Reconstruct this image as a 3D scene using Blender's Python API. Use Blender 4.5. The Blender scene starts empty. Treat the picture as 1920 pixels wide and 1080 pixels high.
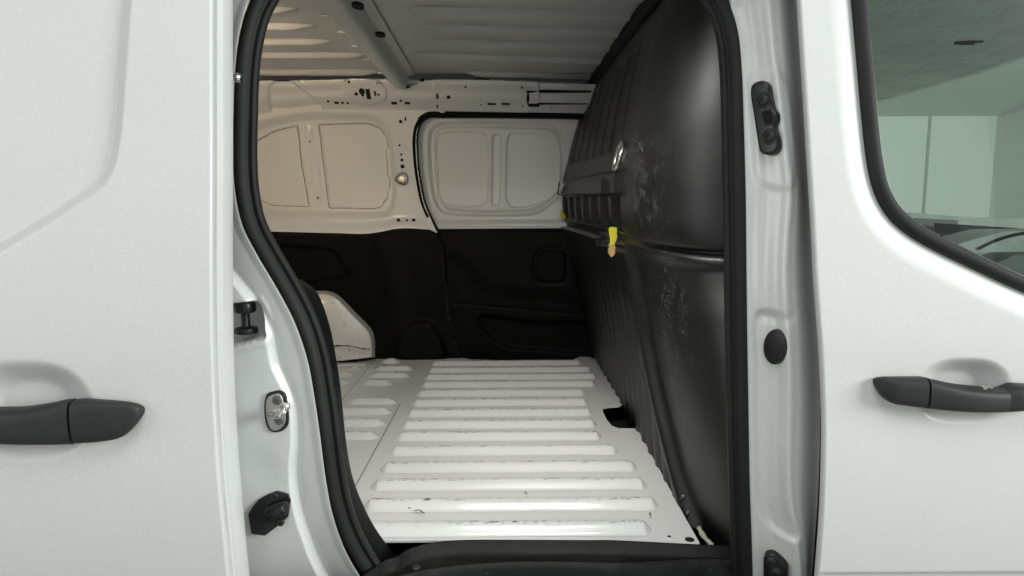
import bpy, bmesh, math, random
import numpy as np
from mathutils import Vector, Matrix, Euler

random.seed(7)
rng = np.random.default_rng(7)
scene = bpy.context.scene
COL = scene.collection

# ------------------------------------------------------------------ camera
F_PX, PW, PH = 1300.0, 1920.0, 1080.0
CAM_Z = 1.22
PITCH, ROLL = math.radians(7.54), math.radians(-0.35)
cam_data = bpy.data.cameras.new("camera")
cam_data.sensor_width = 36.0
cam_data.lens = F_PX / PW * 36.0
cam_data.clip_start, cam_data.clip_end = 0.02, 200.0
cam = bpy.data.objects.new("camera", cam_data)
COL.objects.link(cam)
CAM_M = (Matrix.Rotation(math.pi / 2 - PITCH, 3, 'X') @ Matrix.Rotation(ROLL, 3, 'Z'))
cam.matrix_world = Matrix.Translation((0, 0, CAM_Z)) @ CAM_M.to_4x4()
scene.camera = cam

# ------------------------------------------------------------------ light
world = bpy.data.worlds.new("World")
scene.world = world
world.use_nodes = True
bg = world.node_tree.nodes["Background"]
bg.inputs[0].default_value = (0.965, 1.0, 0.982, 1)
bg.inputs[1].default_value = 0.22


def area(name, loc, target, sx, sy, power, col):
    d = bpy.data.lights.new(name, 'AREA')
    d.shape, d.size, d.size_y, d.energy, d.color = 'RECTANGLE', sx, sy, power, col
    o = bpy.data.objects.new(name, d)
    o.location = loc
    o.rotation_euler = (Vector(target) - Vector(loc)).to_track_quat('-Z', 'Y').to_euler()
    COL.objects.link(o)
    return o


area("studio_ceiling_softbox", (0.1, -0.7, 3.8), (0.5, 1.1, 0.9), 1.6, 1.8, 36, (0.97, 1.0, 0.985))
area("studio_key_softbox", (5.0, -1.3, 2.4), (0.0, 1.0, 1.2), 2.2, 1.6, 278, (0.97, 1.0, 0.975))
area("studio_wall_softbox", (0.4, -5.0, 2.0), (0.4, 1.0, 1.2), 9.0, 4.0, 48, (0.97, 1.0, 0.98))
area("studio_side_softbox", (-5.4, -2.1, 2.1), (0.35, 1.3, 1.25), 2.6, 3.4, 84, (0.97, 1.0, 0.985))
area("studio_front_softbox", (4.6, 3.0, 3.2), (2.6, 6.0, 1.2), 3.0, 3.0, 150, (0.95, 1.0, 0.96))

vs = scene.view_settings
vs.view_transform, vs.look, vs.gamma, vs.exposure = 'Standard', 'None', 1.0, 0.0
scene.render.engine = 'CYCLES'
scene.cycles.max_bounces = 8
scene.cycles.diffuse_bounces = 5
scene.cycles.glossy_bounces = 4
scene.cycles.transparent_max_bounces = 8
scene.cycles.use_denoising = True
scene.cycles.sample_clamp_indirect = 6.0

# ------------------------------------------------------------------ helpers: rays of the survey camera onto real surfaces
R3 = np.array([[CAM_M[i][j] for j in range(3)] for i in range(3)])


def ray(px, py):
    px, py = np.asarray(px, float), np.asarray(py, float)
    l = np.stack([(px - PW / 2) / F_PX, (PH / 2 - py) / F_PX, -np.ones_like(px)], -1)
    d = l @ R3.T
    return d / d[..., 1:2]


def on_y(pts, Y):
    """pixels -> points on a wall Y = const or Y(z)"""
    p = np.asarray(pts, float)
    d = ray(p[..., 0], p[..., 1])
    if not callable(Y):
        return d * Y + np.array([0, 0, CAM_Z])
    y = np.full(d.shape[:-1], 1.0)
    for _ in range(25):
        y = 0.5 * y + 0.5 * Y(d[..., 2] * y + CAM_Z)
    return d * y[..., None] + np.array([0, 0, CAM_Z])


def on_z(pts, z):
    p = np.asarray(pts, float)
    d = ray(p[..., 0], p[..., 1])
    return d * ((z - CAM_Z) / d[..., 2])[..., None] + np.array([0, 0, CAM_Z])


def cr(pts, n=80, closed=False):
    """Catmull-Rom through pts, resampled evenly"""
    P = np.asarray(pts, float)
    if closed:
        Q = np.vstack([P[-1], P, P[0], P[1]])
    else:
        Q = np.vstack([2 * P[0] - P[1], P, 2 * P[-1] - P[-2]])
    out = []
    for i in range(1, len(Q) - 2):
        p0, p1, p2, p3 = Q[i - 1], Q[i], Q[i + 1], Q[i + 2]
        d = [max(np.linalg.norm(b - a), 1e-9) ** 0.5 for a, b in ((p0, p1), (p1, p2), (p2, p3))]
        t0, t1 = 0, d[0]
        t2 = t1 + d[1]
        t3 = t2 + d[2]
        t = np.linspace(t1, t2, 16, endpoint=False)[:, None]
        A1 = (t1 - t) / (t1 - t0) * p0 + (t - t0) / (t1 - t0) * p1
        A2 = (t2 - t) / (t2 - t1) * p1 + (t - t1) / (t2 - t1) * p2
        A3 = (t3 - t) / (t3 - t2) * p2 + (t - t2) / (t3 - t2) * p3
        B1 = (t2 - t) / (t2 - t0) * A1 + (t - t0) / (t2 - t0) * A2
        B2 = (t3 - t) / (t3 - t1) * A2 + (t - t1) / (t3 - t1) * A3
        out.append((t2 - t) / (t2 - t1) * B1 + (t - t1) / (t2 - t1) * B2)
    C = np.vstack(out + [Q[-2][None]])
    L = np.concatenate([[0], np.cumsum(np.linalg.norm(np.diff(C, axis=0), axis=1))])
    s = np.linspace(0, L[-1], n, endpoint=not closed)
    return np.stack([np.interp(s, L, C[:, k]) for k in range(C.shape[1])], -1)


def lin(pts, n):
    P = np.asarray(pts, float)
    P = np.vstack([P, P[:1]])
    L = np.concatenate([[0], np.cumsum(np.linalg.norm(np.diff(P, axis=0), axis=1))])
    q = np.linspace(0, L[-1], n, endpoint=False)
    return np.stack([np.interp(q, L, P[:, k]) for k in range(P.shape[1])], -1)


def x_of_z(curve):
    """function X(z) from a 3D curve that is single-valued in z"""
    o = np.argsort(curve[:, 2])
    zs, xs = curve[o, 2], curve[o, 0]
    return lambda z: np.interp(z, zs, xs)


def sstep(a, b, x):
    t = np.clip((x - a) / (b - a), 0, 1)
    return t * t * (3 - 2 * t)


def dist_poly(X, Z, pts, closed=False):
    P = np.asarray(pts, float)
    Q = np.vstack([P, P[:1]]) if closed else P
    best = np.full(X.shape, 1e9)
    for a, b in zip(Q[:-1], Q[1:]):
        ab = b - a
        L2 = max(ab @ ab, 1e-12)
        t = np.clip(((X - a[0]) * ab[0] + (Z - a[1]) * ab[1]) / L2, 0, 1)
        best = np.minimum(best, np.hypot(X - a[0] - t * ab[0], Z - a[1] - t * ab[1]))
    return best


def sdf_poly(X, Z, pts):
    """signed distance, negative inside"""
    P = np.asarray(pts, float)
    d = dist_poly(X, Z, P, True)
    ins = np.zeros(X.shape, bool)
    j = len(P) - 1
    for i in range(len(P)):
        c = (P[i, 1] > Z) != (P[j, 1] > Z)
        with np.errstate(divide='ignore', invalid='ignore'):
            xi = (P[j, 0] - P[i, 0]) * (Z - P[i, 1]) / (P[j, 1] - P[i, 1] + 1e-15) + P[i, 0]
        ins ^= c & (X < xi)
        j = i
    return np.where(ins, -d, d)


def project(V):
    q = (V - np.array([0, 0, CAM_Z])) @ R3
    return q[..., 0] / -q[..., 2] * F_PX + PW / 2, PH / 2 - q[..., 1] / -q[..., 2] * F_PX


def grid_hit(V, px, py, k=4):
    """point and outward normal of a built grid surface under a survey ray"""
    x, y = project(V)
    i, j = np.unravel_index(np.argmin((x - px) ** 2 + (y - py) ** 2), x.shape)
    i0, i1, j0, j1 = max(i - k, 0), min(i + k, V.shape[0] - 1), max(j - k, 0), min(j + k, V.shape[1] - 1)
    n = np.cross(V[i1, j] - V[i0, j], V[i, j1] - V[i, j0])
    n /= np.linalg.norm(n)
    p = V[i, j]
    if n @ (np.array([0, 0, CAM_Z]) - p) < 0:
        n = -n
    return p, n


def xz(P):
    return np.asarray(P)[:, [0, 2]]


# ------------------------------------------------------------------ helpers: objects
WLOC = {}


def place(o, parent, loc):
    COL.objects.link(o)
    WLOC[o.name] = Vector(loc)
    if parent is not None:
        o.parent = parent
        o.location = Vector(loc) - WLOC[parent.name]
    else:
        o.location = loc
    return o


def make(name, V, Fc, mat, parent=None, smooth=True, attr=None, angle=None):
    V = np.asarray(V, float).reshape(-1, 3)
    c = (V.min(0) + V.max(0)) / 2
    me = bpy.data.meshes.new(name)
    me.from_pydata((V - c).tolist(), [], [list(map(int, f)) for f in Fc])
    if attr is not None:
        for k, a in attr.items():
            at = me.attributes.new(k, 'FLOAT', 'POINT')
            at.data.foreach_set('value', np.asarray(a, np.float32).ravel())
    me.materials.append(mat)
    if smooth:
        me.shade_smooth()
        if angle:
            me.set_sharp_from_angle(angle=math.radians(angle))
    me.update()
    return place(bpy.data.objects.new(name, me), parent, c)


def grid_faces(nu, nv, cu=False, cv=False):
    f = []
    for i in range(nu if cu else nu - 1):
        i2 = (i + 1) % nu
        for j in range(nv if cv else nv - 1):
            j2 = (j + 1) % nv
            f.append((i * nv + j, i2 * nv + j, i2 * nv + j2, i * nv + j2))
    return f


def sheet(name, X, Y, Z, mat, parent=None, attr=None, angle=None, keep=None):
    X, Y, Z = np.broadcast_arrays(X, Y, Z)
    V = np.stack([X, Y, Z], -1)
    nu, nv = V.shape[:2]
    f = grid_faces(nu, nv)
    if keep is not None:
        k = keep[:-1, :-1] & keep[1:, :-1] & keep[:-1, 1:] & keep[1:, 1:]
        k = k.ravel()
        f = [q for q, kk in zip(f, k) if kk]
    return make(name, V, f, mat, parent, True, attr, angle)


def sweep(name, path, prof, mat, parent=None, ref=(0, -1, 0), closed=False, cap=True, angle=None, scale=None):
    """profile (a across, b along ref) swept along a 3D path"""
    P = np.asarray(path, float)
    n = len(P)
    T = np.gradient(P, axis=0)
    if closed:
        T = (np.roll(P, -1, 0) - np.roll(P, 1, 0))
    T /= np.linalg.norm(T, axis=1)[:, None]
    ref = np.broadcast_to(np.asarray(ref, float), P.shape)
    S = np.cross(T, ref)
    S /= np.linalg.norm(S, axis=1)[:, None]
    N = np.cross(S, T)
    pr = np.asarray(prof, float)
    sc = np.ones(n) if scale is None else np.asarray(scale)
    V = P[:, None] + sc[:, None, None] * (S[:, None] * pr[None, :, 0:1] + N[:, None] * pr[None, :, 1:2])
    m = len(pr)
    f = grid_faces(n, m, closed, True)
    V = V.reshape(-1, 3)
    if cap and not closed:
        f.append(list(range(m))[::-1])
        f.append([(n - 1) * m + k for k in range(m)])
    return make(name, V, f, mat, parent, True, None, angle)


def circ(r, n=12, sx=1.0, sy=1.0):
    a = np.linspace(0, 2 * np.pi, n, endpoint=False)
    return np.stack([r * sx * np.cos(a), r * sy * np.sin(a)], -1)


def tube(name, path, r, mat, parent=None, ref=(0.3, 0.2, 1), n=12, closed=False):
    return sweep(name, path, circ(r, n), mat, parent, ref, closed)


def prism(name, outline, normal, thick, mat, parent=None, bevel=0.0, seg=3, angle=35):
    """closed 3D outline (planar) raised along normal by thick; base stays at outline - a little"""
    P = [Vector(p) for p in outline]
    n = Vector(normal).normalized()
    c = sum(P, Vector()) / len(P)
    bm = bmesh.new()
    vb = [bm.verts.new(p - c - n * 0.004) for p in P]
    f = bm.faces.new(vb)
    r = bmesh.ops.extrude_face_region(bm, geom=[f])
    top = [g for g in r['geom'] if isinstance(g, bmesh.types.BMVert)]
    bmesh.ops.translate(bm, verts=top, vec=n * (thick + 0.004))
    bmesh.ops.recalc_face_normals(bm, faces=bm.faces)
    if bevel > 0:
        ts = set(top)
        e = [e for e in bm.edges if e.verts[0] in ts and e.verts[1] in ts]
        bmesh.ops.bevel(bm, geom=e, offset=bevel, segments=seg, profile=0.5, affect='EDGES')
    me = bpy.data.meshes.new(name)
    bm.to_mesh(me)
    bm.free()
    me.materials.append(mat)
    me.shade_smooth()
    me.set_sharp_from_angle(angle=math.radians(angle))
    return place(bpy.data.objects.new(name, me), parent, c)


def lathe(name, center, axis, prof, mat, parent=None, n=20, angle=40):
    """prof: list of (radius, height along axis)"""
    ax = Vector(axis).normalized()
    u = ax.orthogonal().normalized()
    w = ax.cross(u)
    V, f = [], []
    m = len(prof)
    for k in range(n):
        a = 2 * math.pi * k / n
        d = u * math.cos(a) + w * math.sin(a)
        for r, h in prof:
            V.append(Vector(center) + d * r + ax * h)
    for k in range(n):
        k2 = (k + 1) % n
        for j in range(m - 1):
            f.append((k * m + j, k2 * m + j, k2 * m + j + 1, k * m + j + 1))
    f.append([k * m + m - 1 for k in range(n)])
    return make(name, [tuple(v) for v in V], f, mat, parent, True, None, angle)


def block(name, c, s, mat, parent=None, bevel=0.004, rot=(0, 0, 0), seg=2):
    bm = bmesh.new()
    bmesh.ops.create_cube(bm, size=1)
    bmesh.ops.scale(bm, vec=s, verts=bm.verts)
    if bevel:
        bmesh.ops.bevel(bm, geom=list(bm.edges), offset=bevel, segments=seg, profile=0.5, affect='EDGES')
    bmesh.ops.rotate(bm, cent=(0, 0, 0), matrix=Euler(rot).to_matrix(), verts=bm.verts)
    me = bpy.data.meshes.new(name)
    bm.to_mesh(me)
    bm.free()
    me.materials.append(mat)
    me.shade_smooth()
    me.set_sharp_from_angle(angle=math.radians(35))
    return place(bpy.data.objects.new(name, me), parent, c)


# ------------------------------------------------------------------ materials
class NT:
    def __init__(self, name):
        self.m = bpy.data.materials.new(name)
        self.m.use_nodes = True
        self.t = self.m.node_tree
        self.b = self.t.nodes["Principled BSDF"]
        self.tc = None

    def n(self, typ, **kw):
        x = self.t.nodes.new(typ)
        for k, v in kw.items():
            setattr(x, k, v)
        return x

    def l(self, a, b):
        self.t.links.new(a, b)

    def pos(self):
        if self.tc is None:
            self.tc = self.n('ShaderNodeNewGeometry')
        return self.tc.outputs['Position']

    def noise(self, scale, detail=3, rough=0.55, vec=None, stretch=None, dist=0.0):
        x = self.n('ShaderNodeTexNoise')
        x.inputs['Scale'].default_value = scale
        x.inputs['Detail'].default_value = detail
        x.inputs['Roughness'].default_value = rough
        x.inputs['Distortion'].default_value = dist
        v = vec or self.pos()
        if stretch:
            mp = self.n('ShaderNodeMapping')
            mp.inputs['Scale'].default_value = stretch
            self.l(v, mp.inputs[0])
            v = mp.outputs[0]
        self.l(v, x.inputs['Vector'])
        return x.outputs[0]

    def ramp(self, fac, stops):
        r = self.n('ShaderNodeValToRGB')
        e = r.color_ramp.elements
        while len(e) > 1:
            e.remove(e[0])
        e[0].position, e[0].color = stops[0][0], (*stops[0][1], 1)
        for p, c in stops[1:]:
            q = e.new(p)
            q.color = (*c, 1)
        self.l(fac, r.inputs[0])
        return r.outputs[0]

    def math(self, op, a, b=None, clamp=False):
        x = self.n('ShaderNodeMath', operation=op, use_clamp=clamp)
        for i, v in enumerate((a, b)):
            if v is None:
                continue
            if isinstance(v, (int, float)):
                x.inputs[i].default_value = v
            else:
                self.l(v, x.inputs[i])
        return x.outputs[0]

    def mix(self, fac, a, b):
        x = self.n('ShaderNodeMix', data_type='RGBA')
        if isinstance(fac, (int, float)):
            x.inputs[0].default_value = fac
        else:
            self.l(fac, x.inputs[0])
        for i, v in ((6, a), (7, b)):
            if isinstance(v, tuple):
                x.inputs[i].default_value = (*v, 1)
            else:
                self.l(v, x.inputs[i])
        return x.outputs[2]

    def bump(self, h, strength, dist=0.001):
        x = self.n('ShaderNodeBump')
        x.inputs['Strength'].default_value = strength
        x.inputs['Distance'].default_value = dist
        self.l(h, x.inputs['Height'])
        self.l(x.outputs[0], self.b.inputs['Normal'])

    def set(self, **kw):
        for k, v in kw.items():
            i = self.b.inputs[k.replace('_', ' ')]
            if isinstance(v, (int, float)):
                i.default_value = v
            elif isinstance(v, tuple):
                i.default_value = (*v, 1) if len(v) == 3 else v
            else:
                self.l(v, i)
        return self


def paint(name, col, rough=0.38, coat=0.35, dirt=0.0, wear=False, flake=True):
    t = NT(name)
    big = t.noise(3.0, 4)
    c = t.mix(t.ramp(big, [(0.3, (0, 0, 0)), (0.75, (1, 1, 1))]), tuple(x * 0.965 for x in col), col)
    if flake:
        fl = t.noise(520, 2, 0.7)
        c = t.mix(t.ramp(fl, [(0.38, (0.5,) * 3), (0.62, (0, 0, 0))]), c, tuple(x * 0.80 for x in col))
    if dirt:
        dn = t.noise(38, 6, 0.7)
        dm = t.ramp(dn, [(0.60, (0, 0, 0)), (0.72, (dirt,) * 3)])
        c = t.mix(dm, c, (0.16, 0.15, 0.13))
        sp = t.noise(170, 3, 0.6)
        sm = t.ramp(sp, [(0.69, (0, 0, 0)), (0.72, (min(1.0, dirt * 3),) * 3)])
        c = t.mix(sm, c, (0.05, 0.047, 0.04))
    if wear:
        at = t.n('ShaderNodeAttribute', attribute_name='wear')
        s1 = t.ramp(t.noise(62, 4, 0.7, stretch=(1.0, 2.0, 1.0)), [(0.54, (0, 0, 0)), (0.58, (1, 1, 1))])
        s2 = t.ramp(t.noise(5.5, 3, 0.6), [(0.40, (0.22,) * 3), (0.58, (1, 1, 1))])
        mk = t.math('MULTIPLY', at.outputs['Fac'], t.math('MULTIPLY', s1, s2), True)
        c = t.mix(mk, c, (0.012, 0.012, 0.012))
    t.set(Base_Color=c, Roughness=rough, Coat_Weight=coat, Coat_Roughness=0.12)
    b1 = t.n('ShaderNodeBump')
    b1.inputs['Strength'].default_value, b1.inputs['Distance'].default_value = 0.25, 0.004
    t.l(t.noise(6.0, 2), b1.inputs['Height'])
    b2 = t.n('ShaderNodeBump')
    b2.inputs['Strength'].default_value, b2.inputs['Distance'].default_value = 0.05, 0.0006
    t.l(t.noise(420, 2), b2.inputs['Height'])
    t.l(b1.outputs[0], b2.inputs['Normal'])
    t.l(b2.outputs[0], t.b.inputs['Normal'])
    return t.m


def plastic(name, col, rough=0.5, grain=0.25, scratch=None, spec=0.5, dust=0.0):
    t = NT(name)
    v = t.noise(14, 5, 0.65)
    c = t.mix(t.ramp(v, [(0.35, (0, 0, 0)), (0.75, (1, 1, 1))]), col, tuple(min(1, x * 1.5 + 0.002) for x in col))
    r = t.math('ADD', rough - 0.06, t.math('MULTIPLY', v, 0.14))
    if dust:
        d1 = t.ramp(t.noise(120, 4, 0.7), [(0.62, (0, 0, 0)), (0.70, (dust,) * 3)])
        d2 = t.ramp(t.noise(16, 5, 0.7), [(0.5, (0, 0, 0)), (0.75, (dust * 0.35,) * 3)])
        c = t.mix(t.math('MAXIMUM', d1, d2), c, (0.16, 0.165, 0.16))
    if scratch:
        # pale hair-like scratches gathered where cargo rubs
        def lines(rot, sc, lo):
            mp = t.n('ShaderNodeMapping')
            mp.inputs['Rotation'].default_value = rot
            mp.inputs['Scale'].default_value = (1.0, 1.0, 0.16)
            t.l(t.pos(), mp.inputs[0])
            nz = t.noise(sc, 2, 0.6, vec=mp.outputs[0], dist=0.8)
            ab = t.math('ABSOLUTE', t.math('SUBTRACT', nz, 0.5))
            return t.ramp(ab, [(0.0, (1, 1, 1)), (lo, (0, 0, 0))])
        ln = t.math('MAXIMUM', lines((0.5, 0.2, 0), 75, 0.022), lines((-0.7, 0.1, 0), 95, 0.018))
        msk = t.math('MULTIPLY', t.ramp(t.noise(30, 4, 0.7), [(0.48, (0, 0, 0)), (0.66, (1, 1, 1))]), 1.0)
        at = t.n('ShaderNodeAttribute', attribute_name='rub')
        k = t.math('MULTIPLY', t.math('MULTIPLY', ln, msk), at.outputs['Fac'], True)
        c = t.mix(k, c, (0.17, 0.18, 0.175))
        haze = t.math('MULTIPLY', t.math('MULTIPLY', msk, at.outputs['Fac']), scratch)
        c = t.mix(haze, c, (0.10, 0.11, 0.105))
    t.set(Base_Color=c, Roughness=r, Specular_IOR_Level=spec)
    t.bump(t.noise(700, 2, 0.6), grain, 0.0008)
    return t.m


def simple(name, col, rough=0.5, metal=0.0, var=0.2, scale=40, bump=0.0):
    t = NT(name)
    v = t.noise(scale, 4, 0.6)
    c = t.mix(v, tuple(x * (1 - var) for x in col), tuple(min(1, x * (1 + var)) for x in col))
    t.set(Base_Color=c, Roughness=rough, Metallic=metal)
    if bump:
        t.bump(t.noise(scale * 5, 3), bump, 0.001)
    return t.m


M_SKIN = paint("white_door_paint", (0.76, 0.775, 0.765), 0.42, 0.25)
M_JAMB = paint("white_jamb_paint", (0.76, 0.78, 0.77), 0.34, 0.4, dirt=0.10)
M_IN = paint("white_interior_paint", (0.76, 0.765, 0.75), 0.30, 0.5, flake=False)
M_FLOOR = paint("white_floor_paint", (0.76, 0.765, 0.75), 0.32, 0.45, dirt=0.12, flake=False)
M_RIB = paint("white_rib_paint", (0.76, 0.765, 0.75), 0.28, 0.5, dirt=0.05, wear=True, flake=False)
M_ARCH = paint("scuffed_arch_paint", (0.74, 0.73, 0.70), 0.3, 0.5, dirt=0.8, flake=False)
M_ROOF = paint("shaded_roof_paint", (0.55, 0.555, 0.53), 0.4, 0.2, dirt=0.10, flake=False)  # interior white made darker, the roof's shade is put into the colour
M_BULK = plastic("black_bulkhead_plastic", (0.0026, 0.0031, 0.0030), 0.42, 0.10, scratch=0.02, spec=0.66)
M_TRIM = plastic("black_trim_plastic", (0.0030, 0.0034, 0.0033), 0.5, 0.12, spec=0.09)
M_HAND = plastic("handle_plastic", (0.017, 0.0175, 0.0175), 0.50, 0.30)
M_SILL = plastic("sill_plastic", (0.004, 0.0044, 0.0044), 0.5, 0.15, spec=0.22, dust=0.22)
M_FIT = plastic("fitting_plastic", (0.010, 0.010, 0.010), 0.34, 0.08)
M_RUB = plastic("rubber_seal", (0.014, 0.0145, 0.014), 0.62, 0.08, spec=0.3)
M_DARK = simple("dark_cavity", (0.004, 0.004, 0.004), 0.9)
M_STEEL = simple("zinc_steel", (0.55, 0.54, 0.50), 0.42, 1.0, 0.15, 60)
M_CHROME = simple("bright_steel", (0.80, 0.79, 0.76), 0.16, 1.0, 0.1, 80)
M_BOLT = simple("grey_bolt", (0.20, 0.21, 0.205), 0.40, 0.9, 0.2, 200)
M_YEL = simple("yellow_tape", (0.52, 0.48, 0.02), 0.5, 0, 0.30, 130, 0.6)
M_TAN = simple("brown_tape_adhesive", (0.42, 0.27, 0.12), 0.75, 0, 0.35, 120, 0.5)
M_FOAM = simple("torn_foam", (0.46, 0.42, 0.33), 0.9, 0, 0.3, 150, 0.8)
M_SCUFF = simple("pale_scuffed_plastic", (0.045, 0.048, 0.047), 0.6, 0, 0.5, 60)
M_SEAL = simple("grey_joint_sealer", (0.10, 0.095, 0.085), 0.7)
M_WALL = simple("studio_wall_paint", (0.80, 0.82, 0.80), 0.8, 0, 0.02, 2)
M_SEAM = simple("studio_joint", (0.42, 0.45, 0.43), 0.8, 0, 0.05, 4)
M_GROUND = simple("studio_floor_paint", (0.26, 0.27, 0.26), 0.5, 0, 0.1, 3)
M_DASH = plastic("grey_dash_plastic", (0.055, 0.058, 0.058), 0.55, 0.2)
M_DASH2 = plastic("pale_dash_plastic", (0.22, 0.23, 0.225), 0.55, 0.2)

t = NT("grey_headliner")
a_ = t.noise(5, 5, 0.65, stretch=(0.6, 1.6, 1))
c_ = t.mix(t.ramp(a_, [(0.42, (0, 0, 0)), (0.62, (1, 1, 1))]), (0.76, 0.765, 0.75), (0.86, 0.865, 0.85))
b_ = t.noise(7, 6, 0.7, stretch=(2.2, 0.5, 1), dist=0.6)
c_ = t.mix(t.ramp(t.math('ABSOLUTE', t.math('SUBTRACT', b_, 0.5)), [(0.0, (0.45,) * 3), (0.012, (0, 0, 0))]), c_, (0.06, 0.06, 0.058))
t.set(Base_Color=c_, Roughness=0.9)
t.bump(t.noise(500, 2), 0.4, 0.001)
M_HEAD = t.m

t = NT("green_tinted_glass")
t.t.nodes.remove(t.b)
tr = t.n('ShaderNodeBsdfTransparent')
tr.inputs[0].default_value = (0.67, 0.83, 0.72, 1)
gl = t.n('ShaderNodeBsdfGlossy')
gl.inputs['Roughness'].default_value = 0.02
gl.inputs[0].default_value = (1, 1, 1, 1)
fr = t.n('ShaderNodeFresnel')
fr.inputs[0].default_value = 1.45
mx = t.n('ShaderNodeMixShader')
t.l(fr.outputs[0], mx.inputs[0])
t.l(tr.outputs[0], mx.inputs[1])
t.l(gl.outputs[0], mx.inputs[2])
t.l(mx.outputs[0], t.t.nodes['Material Output'].inputs[0])
M_GLASS = t.m

# ------------------------------------------------------------------ body section curves (Y of each skin as a function of height)


def y_out(z):
    zr = np.asarray(z) - CAM_Z
    return (0.965 + 0.20 * np.clip(zr + 0.22, 0, None) ** 1.6
            + 0.55 * np.clip(-0.36 - zr, 0, None) ** 2)


def y_seal(z):
    return y_out(z) + 0.105


def y_slide(z):
    return y_out(z) - 0.062


def y_far(z):
    zr = np.asarray(z) - CAM_Z
    return 2.70 - 0.55 * np.clip(zr - 0.02, 0, None) ** 1.6


FLOOR_Z = 0.60


def z_roof(y):
    return CAM_Z + 0.452 - 0.062 * (np.asarray(y) - 1.78) ** 2


# ------------------------------------------------------------------ setting
def slab(name, x0, x1, y0, y1, z, mat):
    o = sheet(name, np.array([[x0, x0], [x1, x1]]), np.array([[y0, y1], [y0, y1]]), np.full((2, 2), z), mat)
    o['kind'] = 'structure'
    return o


slab("ground", -6, 12, -6, 14, 0.0, M_GROUND)
WY, WX, CZ = 9.0, 6.3, 2.30
WY_T = on_y([(1870, 217)], WY)[0]
WX, CZ = WY_T[0], WY_T[2]
o = sheet("wall_back", np.array([[2.0, 2.0], [WX, WX]]), np.full((2, 2), WY), np.array([[0, CZ], [0, CZ]]), M_WALL)
o['kind'] = 'structure'
WALL_BACK = o
o = sheet("wall_front", np.full((2, 2), WX), np.array([[WY, WY], [-3, -3]]), np.array([[0, CZ], [0, CZ]]), M_WALL)
o['kind'] = 'structure'
# sloped ceiling panels of the photo booth
cx = np.linspace(2.0, WX, 8)
cy = np.linspace(WY, 4.2, 8)
CX, CY = np.meshgrid(cx, cy, indexing='ij')
o = sheet("ceiling", CX, CY, CZ + (WY - CY) * 0.16, M_WALL)
o['kind'] = 'structure'
sx = on_y([(1738, 300)], WY)[0][0]
o = block("panel_joint", (sx, WY - 0.006, CZ / 2), (0.035, 0.012, CZ - 0.01), M_SEAM, WALL_BACK, 0.002)

# ------------------------------------------------------------------ the van
van = bpy.data.objects.new("cargo_van", None)
van.empty_display_size = 0.3
place(van, None, (0.0, 1.85, 0.0))
van['label'] = "white cargo van with its sliding side door open on an empty load space"
van['category'] = "van"


def group_part(name, loc):
    o = bpy.data.objects.new(name, None)
    o.empty_display_size = 0.05
    return place(o, van, loc)


# ---- opening curves -------------------------------------------------
SEAL_L = [(760, -75), (600, -70), (530, -45), (489, 10), (470, 70), (461, 140), (458, 220), (457, 300), (461, 360), (474, 420), (500, 472),
          (537, 535), (568, 595), (590, 660), (603, 730), (613, 800), (622, 870), (634, 935), (656, 1000), (690, 1060), (745, 1130)]
SEAL_R = [(1397, 1130), (1392, 1000), (1388, 850), (1385, 700), (1383, 550), (1381, 400), (1378, 250), (1374, 130), (1366, 60), (1345, 5), (1300, -45), (1220, -70), (1100, -76)]
sl = cr(on_y(SEAL_L, y_seal), 170)
sr = cr(on_y(SEAL_R, y_seal), 130)
XL = x_of_z(sl[12:])
XR = x_of_z(sr[:-25])
loop = np.vstack([sr, sl])
bot = np.array([[sl[-1][0] + 0.05, sl[-1][1], sl[-1][2] - 0.035], [0.05, sl[-1][1] + .005, sl[-1][2] - 0.05], [sr[0][0] - 0.06, sr[0][1], sr[0][2] - 0.05]])
loop = cr(np.vstack([loop[::3], bot]), 420, closed=True)
SEALP = [(-0.020, -0.004), (-0.0205, 0.004), (-0.0185, 0.0085), (-0.0150, 0.0095), (-0.0120, 0.0065), (-0.0095, 0.0060), (-0.0080, 0.0105),
         (-0.0045, 0.0155), (0.0005, 0.0180), (0.0060, 0.0180), (0.0105, 0.0150), (0.0135, 0.0095), (0.0145, 0.0020), (0.0142, -0.006), (0.010, -0.008), (0.0, -0.008)]
sgn = 1.0
sweep("door_seal", loop, SEALP, M_RUB, van, closed=True)

# ---- sliding door -----------------------------------------------------
EDGE_S = [(397, -160), (397, 0), (397, 300), (397, 560), (398, 640), (402, 760), (409, 880), (418, 980), (428, 1080), (440, 1180)]
se = cr(on_y(EDGE_S, y_slide), 120)
XE = x_of_z(se)
REC = [(262, -160), (250, -80), (235, 0), (226, 120), (216, 250), (206, 305), (186, 342), (150, 368), (90, 408), (0, 462), (-140, 545), (-300, 640)]
rec = cr(on_y(REC, y_slide), 90)
XREC = x_of_z(rec)
nz, nx = 420, 300
zz = np.linspace(0.60, 1.62, nz)
uu = np.linspace(0, 1, nx) ** 0.9
Z = np.repeat(zz[:, None], nx, 1)
X0 = -0.95
XEz = XE(zz)[:, None]
X = X0 + (XEz - X0 - 0.0035) * uu[None, :]
d = dist_poly(X, Z, xz(rec))
ins = X < XREC(Z)
sd = np.where(ins, -d, d)
Y = y_slide(Z) + 0.012 * sstep(0.0105, -0.0105, sd)
# grip scoop
pc = on_y([(48, 772)], y_slide)[0]
ra, rb = 0.094, 0.072
r = ((np.abs(X - pc[0]) / ra) ** 2.6 + (np.abs(Z - pc[2]) / rb) ** 2.4) ** (1 / 2.5)
Y = Y + 0.026 * sstep(1.02, 0.45, r)
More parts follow.
